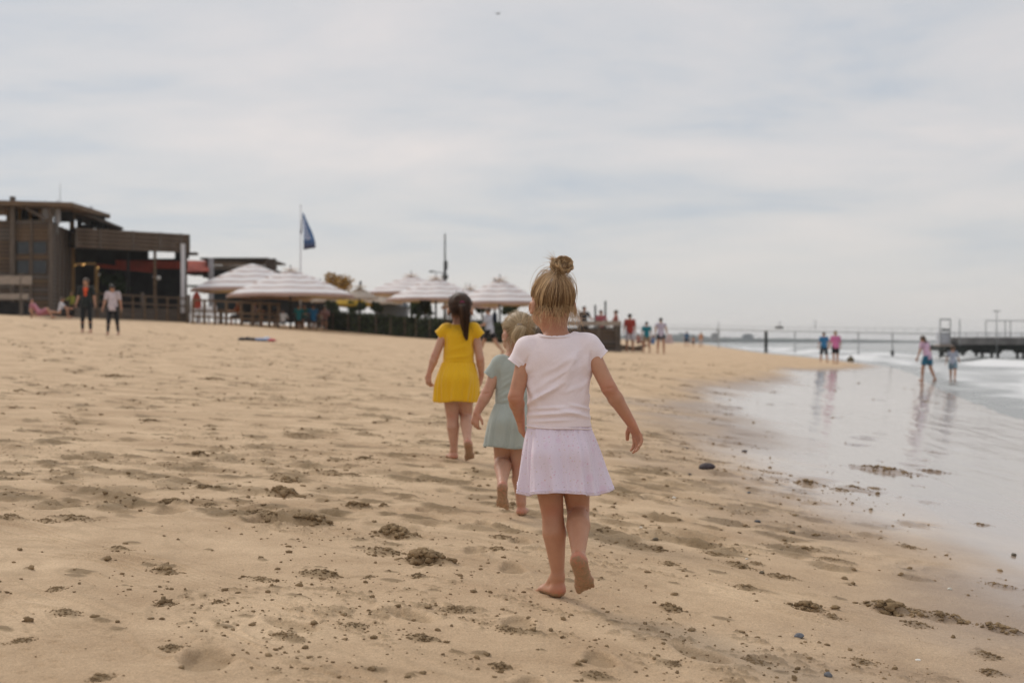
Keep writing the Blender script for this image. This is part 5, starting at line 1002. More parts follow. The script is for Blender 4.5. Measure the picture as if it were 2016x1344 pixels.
# hedge screen
hd = empty('hedge', (0, 0, 0)); tag(hd, 'long low dark clipped hedge with timber stakes below the parasols', 'hedge')
ha, hb = Vector((X(642, 75.5), 75.5, 0)), Vector((X(1015, 70), 70, 0)); g = np.random.default_rng(3); n = 15000; u_ = g.random(n)
hx = ha.x+(hb.x-ha.x)*u_; hy = ha.y+(hb.y-ha.y)*u_; gzv = ground(hx, hy); hh = 1.0+0.10*fbm(hx*2, hy*2, 3, 4); v_ = g.random(n)
cen = np.stack([hx+g.normal(0, .02, n), hy+g.uniform(-0.35, 0.35, n)*np.where(v_ > 0.9, 1, 1), gzv-0.1+(hh+0.1)*v_], 1); fr = g.random(n) < 0.6; cen[fr, 1] = hy[fr]-0.33+g.normal(0, 0.04, fr.sum())
leaves('foliage', M['hedge'], hd, cen, (0.03, 0.03, 0.03), n, 0.07, 5); o = None
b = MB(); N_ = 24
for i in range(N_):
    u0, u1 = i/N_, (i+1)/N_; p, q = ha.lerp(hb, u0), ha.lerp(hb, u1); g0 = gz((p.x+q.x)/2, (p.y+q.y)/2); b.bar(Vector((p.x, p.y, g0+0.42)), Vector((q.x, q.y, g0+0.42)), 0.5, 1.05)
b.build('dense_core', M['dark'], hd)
for i in range(13):
    p = ha.lerp(hb, (i+0.5+rnd.uniform(-.2, .2))/13); g0 = gz(p.x, p.y); MB().bar((p.x, p.y-0.42, g0-0.1), (p.x, p.y-0.40, g0+0.92), 0.06).build('stake', M['plank'], hd)
def bush(px, py, w, h, Y, m, lb, seed, nm='potted_bush', cat='bush', size=0.09, n=1300, trunk=True):
    c = Vector((X(px, Y), Y, Z(py, Y))); r_ = w/F*Y/2; hh = h/F*Y/2; g0 = gz(c.x, Y); e = empty(nm, (c.x, c.y, g0)); tag(e, lb, cat); R = random.Random(seed)
    cs_ = [(R.uniform(-.75, .75)*r_, R.uniform(-.5, .5)*r_, c.z-g0+R.uniform(-.6, .7)*hh, R.uniform(0.45, 0.95)) for _ in range(12)]
    leaves('foliage', m, e, cs_, (r_*0.62, r_*0.62, hh*0.85), n, size, seed)
    for q_ in range(0): pass
    if trunk:
        MB().tube([(0, 0, -0.1), (0.03, 0, (c.z-g0)*0.5), (0, 0, c.z-g0)], [0.07, 0.05, 0.03], 7).build('trunk', M['post'], e, True)
        for k_ in range(4): q = cs_[k_]; MB().tube([(0, 0, (c.z-g0)*0.6), (q[0]*.6, q[1]*.6, q[2])], [0.03, 0.012], 5).build('limb', M['post'], e, True)
bush(664, 560, 66, 40, 98, M['ochre'], 'tree with yellow brown autumn leaves behind the parasols', 3, 'autumn_tree', 'tree', 0.13, 900)
bush(702, 606, 34, 22, 78, M['green'], 'green bush behind the hedge under the beige parasol', 4)
bush(820, 606, 24, 36, 77, M['green'], 'dark upright bush behind the hedge, below the parasol left of the mast', 5)
bush(838, 609, 26, 40, 76, M['hedge'], 'dark bush behind the hedge next to the head of the girl in yellow', 6)
bush(1006, 607, 36, 28, 76, M['green'], 'green bush between the blonde topknot girl and the striped parasol', 7)
bush(742, 604, 20, 18, 79, M['green'], 'small green bush behind the hedge beside the grey hut', 8)
bush(655, 604, 26, 26, 77, M['hedge'], 'dark bush at the left end of the hedge', 9)
bush(220, 552, 44, 30, 78.5, M['green'], 'green plant standing inside the open pavilion', 10)
bush(235, 566, 34, 20, 77, M['green'], 'low green plant trough inside the pavilion, right of the tall plant', 13)
bush(186, 585, 26, 24, 75.5, M['hedge'], 'dark shrub beside the golden timber post of the pavilion', 14)
bush(950, 604, 24, 20, 80, M['green'], 'bush behind the hedge behind the walking boy', 12)
# grey hut behind the hedge
hx_ = empty('grey_hut', (X(772, 88), 88, 0)); tag(hx_, 'low blue grey hut roof showing behind the hedge under the parasols', 'hut')
MB().box((0, 0, Z(612, 88)), (1.9, 2.0, 0.9)).build('wall', mat('blue_grey_board', (0.12, 0.14, 0.16), 0.8, var=0.2), hx_); b = MB(); b.add([(-1.1, -1.2, Z(604, 88)), (1.1, -1.2, Z(604, 88)), (0.8, 0, Z(594, 88)), (-0.8, 0, Z(594, 88)), (-1.1, 1.2, Z(604, 88)), (1.1, 1.2, Z(604, 88))], [(0, 1, 2, 3), (3, 2, 5, 4), (0, 3, 4), (1, 5, 2), (0, 4, 5, 1)]); b.build('roof', mat('slate_roof', (0.16, 0.18, 0.20), 0.7), hx_)
# flag and pole
fy = 79.0; fp = empty('flagpole', (X(591, fy), fy, gz(X(591, fy), fy))); tag(fp, 'white flagpole with blue pennant banner above the parasols', 'flagpole'); b0 = fp.location
MB().tube([(0, 0, -0.1), (0.03, 0, Z(406, fy)-b0.z)], [0.055, 0.03], 8).build('pole', M['white'], fp, True); ball('finial', (0.03, 0, Z(405, fy)-b0.z), 0.05, M['white'], fp)
def flag_mat():
    m = bpy.data.materials.new('blue_banner'); m.use_nodes = True; t = m.node_tree; L = t.links.new; p = t.nodes['Principled BSDF']; tc = N(t, 'ShaderNodeTexCoord'); s = N(t, 'ShaderNodeSeparateXYZ'); L(tc.outputs['Object'], s.inputs[0])
    r = N(t, 'ShaderNodeMapRange', i1=0.15, i2=0.6); L(s.outputs[2], r.inputs[0]); n = N(t, 'ShaderNodeTexNoise', Scale=3.0); L(tc.outputs['Object'], n.inputs['Vector'])
    mx = N(t, 'ShaderNodeMix', _data_type='RGBA'); L(r.outputs[0], mx.inputs[0]); mx.inputs[6].default_value = (0.055, 0.05, 0.085, 1); mx.inputs[7].default_value = (0.045, 0.13, 0.30, 1); L(mx.outputs[2], p.inputs['Base Color']); p.inputs['Roughness'].default_value = 0.8
    return m
V = []; nt = 14; nu = 8; top = Z(418, fy)-b0.z; bot = Z(492, fy)-b0.z
for j in range(nt):
    t_ = j/(nt-1); pyy = 418+(492-418)*t_; xl = 595.5+(597.5-595.5)*min(1, t_*3); xr = 596+np.interp(t_, [0, 0.6, 0.85, 1], [0.8, 20, 25, 25])
    for i in range(nu):
        u_ = i/(nu-1); px_ = xl+(xr-xl)*u_; zz = Z(pyy-(4*u_ if j == nt-1 else 4*u_*t_), fy)-b0.z; V.append(((px_-591)/F*fy, 0.10*math.sin(u_*4+t_*3)*t_-0.02, zz-bot))
fl = mesh_np('banner', V, [(j*nu+i, (j+1)*nu+i, (j+1)*nu+i+1, j*nu+i+1) for j in range(nt-1) for i in range(nu-1)], flag_mat(), fp, True); fl.location = (0, 0, bot); sm = fl.modifiers.new('thickness', 'SOLIDIFY'); sm.thickness = 0.008
b = MB(); b.add([((595.5-591)/F*fy, 0.03, top-0.05), ((590.5-591)/F*fy, -0.05, Z(460, fy)-b0.z), ((594.5-591)/F*fy, -0.06, Z(461, fy)-b0.z), ((595.5-591)/F*fy, 0.045, top-0.05), ((590.5-591)/F*fy, -0.035, Z(460, fy)-b0.z), ((594.5-591)/F*fy, -0.045, Z(461, fy)-b0.z)], [(0, 1, 2), (3, 5, 4), (0, 3, 4, 1), (1, 4, 5, 2), (2, 5, 3, 0)]); b.build('banner_fold', mat('banner_shade_side', (0.10, 0.09, 0.13), 0.8), fp)
# pale rubbed lettering running up the banner: unreadable strokes
lw = MB()
for k_, (py, x0, x1) in enumerate(((433, 597, 600), (437, 597, 602), (442, 597, 603), (446.5, 597.5, 605), (452, 598, 606), (457, 598, 608), (461.5, 599, 609.5), (466, 599.5, 611), (470, 602, 612))):
    a = at(x0, py+1.0, fy-0.16)-b0; c = at(x1, py-0.6, fy-0.16)-b0; lw.bar(a, c, 0.05, 0.07)
    if k_ % 2: lw.bar(a, at(x0+0.6, py+4.4, fy-0.16)-b0, 0.05, 0.06)
lw.build('lettering', mat('banner_print', (0.50, 0.56, 0.72), 0.8), fp)
# mast
my = 92.0; ms = empty('mast', (X(876, my), my, gz(X(876, my), my))); tag(ms, 'tall dark metal mast with side lamp arm behind the parasols', 'mast'); z0 = ms.location.z
MB().tube([(0, 0, 0), (0, 0, Z(515, my)-z0)], 0.10, 8).build('lower_pole', M['metal'], ms, True); MB().tube([(0.0, 0, Z(552, my)-z0), (0, 0, Z(460, my)-z0)], [0.06, 0.05], 8).build('pole', M['metal'], ms, True)
MB().bar((0.05, 0, Z(538, my)-z0), (-0.85, 0, Z(534, my)-z0), 0.05).build('arm', M['metal'], ms); MB().box((-0.85, 0, Z(534.5, my)-z0), (0.34, 0.14, 0.10)).build('lamp', M['metal'], ms); MB().box((0.12, 0, Z(522, my)-z0), (0.1, 0.12, 0.55)).build('bracket', M['metal'], ms); MB().box((0.0, 0, Z(545, my)-z0), (0.4, 0.2, 0.25)).build('junction_box', M['metal'], ms)
# little posts poking above the canopies
for px, y0, y1, Y, lb in ((710, 553, 575, 84, 'short dark stub pole above the beige parasol'), (974, 549, 566, 86, 'short dark stub pole beside the finial of the right parasol'), (917, 556, 580, 90, 'thin pale distant pole right of the mast')):
    c = (X(px, Y), Y, gz(X(px, Y), Y)); o = MB().tube([(0, 0, 0), (0, 0, Z(y0, Y)-c[2])], 0.06 if px != 917 else 0.025, 6).build('thin_pole', M['metal'] if px != 917 else M['galv'], None, loc=c); tag(o, lb, 'pole')
# --- timber lookout deck right of the big girl
Yd = 62.0; dk = empty('lookout_deck', (0, 0, 0)); tag(dk, 'weathered raised timber deck with pale parapet beam right of the topknot girl', 'deck')
xa, xb = X(1000, Yd), X(1221, Yd); zt_ = Z(632, Yd); g0 = Z(690, Yd)
plank(dk, (xa, Yd, Z(636.5, Yd)), (xb, Yd, Z(636.5, Yd)), 0.20, 0.10, 'pale_plank', 'parapet_beam')
plank(dk, (xb, Yd, Z(636.5, Yd)), (xb, Yd+4, Z(636.5, Yd)), 0.20, 0.10, 'pale_plank', 'parapet_beam')
for y0 in (652, 659, 666, 673, 681): plank(dk, (xa, Yd+0.06, Z(y0, Yd)), (xb-0.1, Yd+0.06, Z(y0, Yd)), 0.135, 0.04, 'plank' if y0 != 673 else 'plank_c')
for y0 in (652, 659, 666, 673, 681): plank(dk, (xb-0.05, Yd+0.1, Z(y0, Yd)), (xb-0.05, Yd+4, Z(y0, Yd)), 0.135, 0.04, 'plank')
for px in (1010, 1060, 1140, 1178, 1215, 1219): MB().bar((X(px, Yd-0.05), Yd-0.07, g0-0.3), (X(px, Yd), Yd-0.07, Z(641, Yd)), 0.13).build('post', M['post'], dk)
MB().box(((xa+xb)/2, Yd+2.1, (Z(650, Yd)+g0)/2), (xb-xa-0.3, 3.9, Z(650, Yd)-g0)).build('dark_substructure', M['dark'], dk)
MB().box(((xa+xb)/2, Yd+2.1, Z(646, Yd)), (xb-xa-0.2, 4, 0.06)).build('deck_floor', M['plank_c'], dk)
MB().bar((xa, Yd-0.12, Z(687, Yd)), (xb+0.05, Yd-0.12, Z(690, Yd)), 0.12, 0.16).build('sill', M['plank_c'], dk)
for px, y0, lb in ((1172, 600, 'shorter of two dark upright poles on the lookout deck'), (1192, 592, 'taller of two dark upright poles on the lookout deck'), (1152, 604, 'low thin pole on the lookout deck nearest the topknot girl')):
    o = MB().tube([(0, 0, -0.6), (0, 0, Z(y0, Yd+2)-Z(636, Yd+2))], 0.045 if px > 1160 else 0.03, 7).build('upright_pole', M['metal'], None, loc=(X(px, Yd+2), Yd+2, Z(636, Yd+2))); tag(o, lb, 'pole')
hx0, hy0, hz0 = hit(1236, 690); e = empty('driftwood_pile', (hx0, hy0, hz0)); tag(e, 'low pile of dark driftwood planks by the feet of the man in red', 'driftwood')
for a, b_, w in (((-0.7, 0, 0.25), (0.7, 0.1, 0.02), 0.2), ((-0.6, -0.3, 0.05), (0.6, -0.2, 0.12), 0.16), ((-0.2, -0.4, 0.02), (0.9, 0.3, 0.25), 0.12), ((-0.8, 0.2, 0.32), (0.1, -0.1, 0.1), 0.16)): MB().bar(a, b_, 0.1, w).build('plank', M['plank'], e)
# --- far shore
def far_shore():
    Y = 1500.0; px = np.arange(900, 2700, 3.0); top = np.interp(px, [900, 1225, 1240, 1290, 1335, 1342, 1352, 1400, 1440, 1500, 1600, 1700, 1800, 1900, 2700], [659, 660, 657.5, 661, 657, 652.5, 657, 662.5, 664, 665.5, 666.5, 668.5, 670.5, 671, 671.5])
    top = top - (fbm(px*0.09, px*0, 3, 5)-0.5)*4.0*np.clip((672-top)/10, 0.1, 1); n = len(px); V = []
    for k_, (dy, f_) in enumerate(((0, 0.0), (5, 0.55), (35, 1.0), (260, 0.9), (420, 0.0))):
        for i in range(n): V.append(((px[i]-1008)/F*Y*(1+dy/Y), Y+dy+12*math.sin(px[i]*0.01), -0.5+(CAMZ+0.5-(top[i]-672)/F*Y)*f_))
    q = [(k_*n+i, k_*n+i+1, (k_+1)*n+i+1, (k_+1)*n+i) for k_ in range(4) for i in range(n-1)]
    m = mat('far_trees', (0.06, 0.075, 0.07), 0.9, 0.1, var=0.5, vscale=0.05)
    tag(mesh_np('far_shore', V, q, m, None, False), 'low wooded far shore across the water', kind='structure')
far_shore()
def far_block(px, y0, y1, w, Y, lb, col, extra=None):
    c = Vector((X(px, Y), Y, Z(y1, Y))); hh = (y1-y0)/F*Y; ww = w/F*Y; e = empty('far_building', c); tag(e, lb, 'building'); m = mat('far_wall', col, 0.8, 0.2, var=0.2, vscale=0.2)
    MB().box((0, 0, hh*0.4), (ww, ww*0.8, hh*0.8)).build('wall', m, e); MB().box((0, 0, hh*0.88), (ww*0.62, ww*0.6, hh*0.16)).build('upper_storey', m, e); MB().box((0, 0, hh*0.97), (ww*0.66, ww*0.64, hh*0.03)).build('roof', M['roof'], e)
    for k_ in range(-2, 3): MB().box((k_*ww*0.17, -ww*0.405, hh*0.5), (ww*0.07, 0.05, hh*0.14)).build('window', M['glass'], e)
    for q in (extra or []): MB().bar((q[0]*ww, 0, hh*0.8), (q[0]*ww, 0, hh*q[1]), ww*q[2]).build('tower', m, e)
far_block(1407, 655, 671, 14, 1450, 'tiny grey harbour building with thin tower on the far shore', (0.13, 0.12, 0.11), [(0.35, 1.7, 0.12), (0.7, 1.2, 0.06)])
far_block(1472, 657, 668, 20, 1450, 'tiny blue grey block on the far shore left of the catwalk post', (0.10, 0.13, 0.15))
# --- catwalk over the water
cw = empty('catwalk', (0, 0, 0)); tag(cw, 'long thin grey catwalk on slender posts crossing the water to the pier', 'catwalk')
pts = [(1150, 641.5, 230), (1250, 643.5, 215), (1330, 645.5, 200), (1415, 647, 190), (1508, 649.5, 178), (1565, 650.5, 165), (1605, 651, 155), (1690, 652.5, 138), (1757, 653.5, 127), (1862, 655.5, 112)]
P = [at(*p) for p in pts]
for i in range(len(P)-1):
    a, b_ = P[i], P[i+1]; MB().bar(a-Vector((0, 0, 0.1)), b_-Vector((0, 0, 0.1)), 0.6, 0.11).build('walkway', M['galv'], cw)
    for k_ in range(4):
        q = a.lerp(b_, k_/4); MB().bar(q, q+Vector((0, 0, 0.35)), 0.03).build('rail_post', M['galv'], cw)
    MB().bar(a+Vector((0, 0, 0.36)), b_+Vector((0, 0, 0.36)), 0.035).build('handrail', M['galv'], cw)
for i, w in ((4, 0.42), (1, 0.12), (3, 0.14), (5, 0.14), (7, 0.12), (8, 0.3)):
    p = P[i]; mm = M['tar'] if w > 0.25 else M['galv']; zt2 = p.z-0.15 if i != 8 else Z(690, p.y)
    MB().tube([(p.x, p.y, -1.0), (p.x, p.y, zt2)], w/2, 8).build('pile', mm, cw, True)
    if i == 8: MB().tube([(p.x, p.y, zt2), (p.x, p.y, p.z-0.1)], 0.06, 6).build('pile_post', M['galv'], cw, True)
for px in (1415, 1535, 1605): 
    Yc = np.interp(px, [q[0] for q in pts], [q[2] for q in pts]); c = at(px, 646, Yc); MB().tube([tuple(c), (c.x, c.y, c.z+0.9)], 0.05, 6).build('lamp_post', M['galv'], cw, True)
c = at(1534, 644.5, 172); MB().box(tuple(c), (0.9, 0.6, 0.32)).build('cabin_box', M['conc'], cw)
# --- pier
Yp = 111.0; pr_ = empty('pier', (0, 0, 0)); tag(pr_, 'dark concrete jetty on piles with rails and gantries at the right edge', 'pier')
x0, x1 = X(1850, Yp), X(2500, Yp)
MB().box(((X(1887, Yp)+x1)/2, Yp+2.5, Z(671, Yp)), (x1-X(1887, Yp), 5, Z(664, Yp)-Z(679, Yp))).build('deck_wall', M['conc'], pr_)
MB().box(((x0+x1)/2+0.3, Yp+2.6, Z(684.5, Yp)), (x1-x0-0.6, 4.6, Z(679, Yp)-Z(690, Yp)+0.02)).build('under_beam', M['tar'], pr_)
MB().box((X(1862, Yp), Yp+0.8, Z(679.5, Yp)), (1.0, 1.6, 0.12)).build('step_platform', M['pale_plank'], pr_)
MB().box((X(1864, Yp), Yp+1.0, Z(665, Yp)), (0.72, 1.2, Z(655, Yp)-Z(678, Yp))).build('cabinet', M['lgrey'], pr_)
MB().box((X(1864, Yp), Yp+0.35, Z(649, Yp)), (0.62, 0.12, 0.16)).build('dark_sign', M['metal'], pr_)
for px in (1853, 1873): MB().bar((X(px, Yp), Yp+0.3, Z(680, Yp)), (X(px, Yp), Yp+0.3, Z(628, Yp)), 0.08).build('gantry_post', M['galv'], pr_)
MB().bar((X(1852, Yp), Yp+0.3, Z(628.5, Yp)), (X(1874, Yp), Yp+0.3, Z(628.5, Yp)), 0.11).build('gantry_beam', M['galv'], pr_)
b = MB().bar((X(1850, Yp), Yp, Z(655, Yp)), (x1, Yp, Z(657.5, Yp)), 0.06); b.build('handrail', M['galv'], pr_)
MB().bar((X(1875, Yp), Yp, Z(660, Yp)), (x1, Yp, Z(661.5, Yp)), 0.035).build('handrail', M['galv'], pr_)
for k_ in range(28):
    px = 1880+k_*22; MB().bar((X(px, Yp), Yp, Z(665, Yp)), (X(px, Yp), Yp, Z(655.5, Yp)), 0.04).build('rail_post', M['galv'], pr_)
MB().bar((X(1889, Yp), Yp-0.05, Z(680, Yp)), (X(1889, Yp), Yp-0.05, Z(628, Yp)), 0.07).build('mooring_pole', M['galv'], pr_)
for px in (1941, 1979, 1989, 2060, 2110): MB().bar((X(px, Yp+1), Yp+1, Z(664, Yp)), (X(px, Yp+1), Yp+1, Z(630, Yp)), 0.06).build('frame_post', M['galv'], pr_)
MB().bar((X(1940, Yp+1), Yp+1, Z(630.5, Yp)), (X(2110, Yp+1), Yp+1, Z(631.5, Yp)), 0.07).build('frame_beam', M['galv'], pr_)
for pc in (1892, 1961, 2045, 2130, 2215, 2300, 2385):
    b = MB(); c = X(pc, Yp); zz = Z(688, Yp); b.add([(c-0.62, Yp, zz), (c+0.62, Yp, zz), (c+0.35, Yp, zz-0.30), (c-0.35, Yp, zz-0.30), (c-0.62, Yp+4.4, zz), (c+0.62, Yp+4.4, zz), (c+0.35, Yp+4.4, zz-0.30), (c-0.35, Yp+4.4, zz-0.30)], [(0, 3, 2, 1), (4, 5, 6, 7), (0, 1, 5, 4), (3, 7, 6, 2), (0, 4, 7, 3), (1, 2, 6, 5)]); b.build('pile_cap', M['tar'], pr_)
    for dx in (-0.24, 0.24):
        for dy in (0.3, 4.0): MB().tube([(c+dx, Yp+dy, -1.2), (c+dx, Yp+dy, zz-0.28)], 0.125, 8).build('pile', M['tar'], pr_, True)
MB().tube([(X(1853, Yp), Yp+0.2, -1.2), (X(1852.5, Yp), Yp+0.2, Z(680, Yp))], 0.09, 8).build('pile', M['tar'], pr_, True)
lm = empty('pier_lamp', (X(1962, Yp-0.2), Yp-0.2, Z(690, Yp))); tag(lm, 'pale lamp mast with flat dark double head on the jetty', 'lamp'); MB().tube([(0, 0, -0.4), (0, 0, 3.05)], [0.055, 0.04], 8).build('pole', M['galv'], lm, True)
for sx in (-1, 1): MB().box((sx*0.14, 0, 3.08), (0.24, 0.14, 0.06)).build('lamp_head', M['metal'], lm)
# ---------------------------------------------------------------- people on the beach
_cm = {}
def cm(c):
    k = tuple(round(x, 3) for x in c)
    if k not in _cm: _cm[k] = mat('garment_cloth', c, 0.85, 0.15, var=0.25, vscale=7, sheen=0.2)
    return _cm[k]
SKIN_A = skin_mat('tanned_skin', (0.42, 0.235, 0.15)); SKIN_B = skin_mat('pale_skin', (0.52, 0.32, 0.22))
HR = {'dark': mat('dark_hair', (0.02, 0.013, 0.010), 0.5, var=0.3, vscale=40), 'brown': mat('mid_brown_hair', (0.075, 0.043, 0.025), 0.5, var=0.3, vscale=40), 'fair': mat('fair_hair', (0.26, 0.17, 0.08), 0.5, var=0.3, vscale=40)}
def rot(v, ax, deg): return np.array(Matrix.Rotation(math.radians(deg), 3, ax) @ Vector(v))
def person(label, loc, H, yaw=0, leg=((0, 0), (0, 0)), arm=((0, 8, 10), (0, 8, 10)), lean=0, headp=0, heady=0, top=None, sleeve=0.4, bottom=None, blen=0.35, hair='brown', tail=False, skin=None, group=None, sit=False, belly=1.0, spread=4, sock=None, pelvis_z=None, headless=False, name='person', cat='person', bare=False):
    kid = H < 1.4; s = H; r = (0.060 if kid else 0.0475)*s; z0 = 0.52*s; w = 0.053*s; P0 = np.array([0.0, 0, z0])
    tl = lambda v: rot(v, 'X', -lean)
    tb = lambda x, y, z: P0+tl((x*s, y*s, z*s))
    waist, chest, neck = tb(0, 0, 0.08), tb(0, 0.0, 0.20), tb(0, -0.005, 0.30); sh = [tb(sx*(0.108 if not kid else 0.095), 0, 0.275) for sx in (-1, 1)]
    hp = [P0+np.array([sx*w, 0, -0.01*s]) for sx in (-1, 1)]; kn = []; an = []; fd = []
    for i, (sw, fl) in enumerate(leg):
        sx = -1 if i == 0 else 1; d = rot(rot((0, 0, -1), 'X', sw), 'Y', -sx*spread); kq = hp[i]+d*0.245*s; d2 = rot(rot((0, 0, -1), 'X', sw-fl), 'Y', -sx*spread*0.6); aq = kq+d2*0.235*s; kn.append(kq); an.append(aq)
        fwd = rot((0, 1, 0), 'X', (sw-fl)*0.9 if abs(sw-fl) > 12 else 0); fd.append((fwd, -d2 if abs(sw-fl) > 12 else np.array([0, 0, 1.0])))
    el = []; wr = []; hdv = []
    for i, (sw, ab, fl) in enumerate(arm):
        sx = -1 if i == 0 else 1; d = rot(rot((0, 0, -1), 'X', sw), 'Y', -sx*ab); e_ = sh[i]+d*0.165*s; d2 = rot(rot((0, 0, -1), 'X', sw+fl), 'Y', -sx*ab*0.7); el.append(e_); wr.append(e_+d2*0.14*s); hdv.append(d2)
    low = min(a[2]-0.040*s for a in an); 
    if sit: low = min(low, P0[2]-0.085*s)
    sh_ = np.array([0, 0, -low]); 
    for L_ in (sh, hp, kn, an, el, wr): L_[:] = [q+sh_ for q in L_]
    P0 = P0+sh_; waist, chest, neck = waist+sh_, chest+sh_, neck+sh_
    hf = rot(rot((0, 1, 0), 'X', -lean-headp), 'Z', heady); Hc = neck+rot((0, 0.012*s, 0.095*s if not kid else 0.105*s), 'X', -lean*0.9-headp*0.5); R = frame(hf)
    allp = np.array([Hc, *sh, *el, *wr, *kn, *an, P0]); pad = 0.12*s+0.05; lo = allp.min(0)-pad; hi = allp.max(0)+pad
    e = empty(name, loc, math.radians(yaw)); tag(e, label, cat, group); dist = math.hypot(loc[0], loc[1]); vx = (0.0115 if H > 1.3 else 0.010)*(1.5 if dist > 85 else 1.0 if dist < 60 else 1.15); k = 0.02*s; skin = skin or SKIN_A
    tr_ = (0.078 if not kid else 0.072)*s*belly
    if not headless:
        v = Vol(lo, hi, vx); v.cone(chest, waist, tr_, tr_*0.88, k*1.5, flat=((0, 1, 0), 0.66)); v.cone(waist, P0, tr_*0.88, tr_*0.98, k*1.5, flat=((0, 1, 0), 0.74)); v.cone(neck-np.array([0, 0, 0.02*s]), Hc-R[:, 2]*r*0.8, 0.031*s, 0.029*s, k)
        for i in (0, 1):
            v.cone(neck-np.array([0, 0, 0.02*s]), sh[i], 0.028*s, 0.030*s, k*1.4); v.cone(sh[i], el[i], 0.029*s, 0.0235*s, k*0.7); v.cone(el[i], wr[i], 0.0235*s, 0.0155*s, k*0.6)
            hand(v, wr[i], hdv[i], np.array([1.0 if i == 0 else -1.0, 0.3, 0]), 0.105*s, np.array([0, 1.0, 0]), 0.004*s, curl=(0.15, 0.3, 0.3), spread=0.16, rf=max(0.0064*s, vx*0.95))
            v.cone(hp[i], kn[i], 0.053*s, 0.035*s, k); v.cone(kn[i], kn[i]+(an[i]-kn[i])*0.35, 0.034*s, 0.0335*s, k*0.6); v.cone(kn[i]+(an[i]-kn[i])*0.35, an[i], 0.0335*s, 0.020*s, k*0.6)
            f, up = fd[i]; up = vnorm(up); f = vnorm(f-np.dot(f, up)*up) if abs(np.dot(f, up)) < 0.99 else np.array([0, 1.0, 0]); he_ = an[i]-up*0.040*s-f*0.035*s; foot(v, an[i], he_, he_+f*0.15*s, up, 0.15*s, 0.008*s, np.array([1.0 if i == 0 else -1.0, 0, 0]))
        head(v, Hc, R, r, 0.12*r); V, Q = v.nets(); mesh_np('body', V, Q, skin, e, True, {'sand': np.zeros(len(V)), 'flush': np.zeros(len(V))})
        v = Vol(Hc-r*2.2, Hc+r*2.2, 0.008); c = Hc+R[:, 2]*r*0.12-R[:, 1]*r*0.10
        v.ell(c, (r*1.12, r*1.30, r*1.2), R, 0); v.ell(c+R[:, 1]*r*0.95-R[:, 2]*r*0.75, (r*0.95, r*0.9, r*1.05), R, 0.008, 'sub'); v.plane(c-R[:, 2]*r*0.85, -R[:, 2], 0.01)
        if tail: v.cone(c-R[:, 1]*r*1.0, c-R[:, 1]*r*1.35-R[:, 2]*r*1.3, r*0.35, r*0.18, 0.01)
        V, Q = v.nets(); mesh_np('hair', V, Q, HR[hair], e)
        if tail == 'long':
            v = Vol(Hc-r*3.5, Hc+r*2.5, 0.01); v.cone(c-R[:, 1]*r*0.5, c-R[:, 1]*r*0.9-R[:, 2]*r*2.2, r*1.0, r*0.7, 0.01, flat=(R[:, 1], 0.5)); V, Q = v.nets(); mesh_np('long_hair', V, Q, HR[hair], e)
    if top is not None:
        v = Vol(lo, hi, 0.016); g_ = 0.010+0.006*s; v.cone(chest, waist, tr_+g_, tr_*0.92+g_, k*1.5, flat=((0, 1, 0), 0.70)); v.cone(waist, P0+np.array([0, 0, 0.01*s]), tr_*0.92+g_, tr_*1.0+g_*1.2, k, flat=((0, 1, 0), 0.78), cap=(P0+tl((0, 0, -0.065*s)), tl((0, 0, -1))))
        v.cone(P0+np.array([0, 0, 0.03*s]), P0-np.array([0, 0, 0.1*s]), tr_*1.0+g_*1.5, tr_*1.05+g_*1.5, k, flat=((0, 1, 0), 0.80), cap=(P0-np.array([0, 0, 0.062*s]), np.array([0, 0, -1.0]))) if not sit else None
        for i in (0, 1):
            v.cone(chest+(neck-chest)*0.75, sh[i], 0.034*s, 0.036*s, k*1.4)
            if sleeve > 0:
                f_ = min(1, sleeve/0.5); q = sh[i]+(el[i]-sh[i])*f_; d = q-sh[i]; v.cone(sh[i], q, 0.038*s, 0.034*s, k*0.6, cap=(q, d))
                if sleeve > 0.5: v.cone(el[i], wr[i], 0.031*s, 0.022*s, k*0.6)
        v.ell(neck+tl((0, 0.005*s, 0.012*s)), (0.050*s, 0.046*s, 0.022*s), None, 0.004, 'sub'); V, Q = v.nets(); mesh_np('top', V, Q, cm(top), e)
    if bottom is not None:
        v = Vol(lo, hi, 0.016); g_ = 0.009+0.005*s if blen < 0.9 else 0.009; v.cone(P0+tl((0, 0, 0.035*s)), P0, tr_*0.95+g_, tr_+g_, k, flat=((0, 1, 0), 0.80), cap=(P0+tl((0, 0, 0.045*s)), tl((0, 0, 1))))
        for i in (0, 1):
            f_ = min(1, blen/0.5); q = hp[i]+(kn[i]-hp[i])*f_; rr_ = 0.058*s+(0.037-0.058)*s*f_+g_*(1.5 if blen < 0.9 else 1.0); v.cone(hp[i], q, 0.056*s+g_, rr_, k, cap=(q, q-hp[i]))
            if blen > 0.5:
                f2 = (blen-0.5)/0.5; q2 = kn[i]+(an[i]-kn[i])*f2; v.cone(kn[i], q2, 0.036*s+g_, (0.034+(0.021-0.034)*f2)*s+g_, k*0.6, cap=(q2, q2-kn[i]))
        if not sit: v.plane(P0+np.array([0, 0, 0.015*s]), (0, 0, 1))
        V, Q = v.nets(); mesh_np('trousers' if blen > 0.7 else 'shorts', V, Q, cm(bottom), e)
    return e, dict(P0=P0, chest=chest, sh=sh, wr=wr, el=el, neck=neck, Hc=Hc, tr=tr_)
def L3(px, py, z=None):
    p = hit(px, py, z); return (p[0], p[1], max(p[2], zs(p[0], p[1])) if z is None else p[2])
WALK = ((22, 8), (-16, 28)); STAND = ((0, 2), (0, 2))
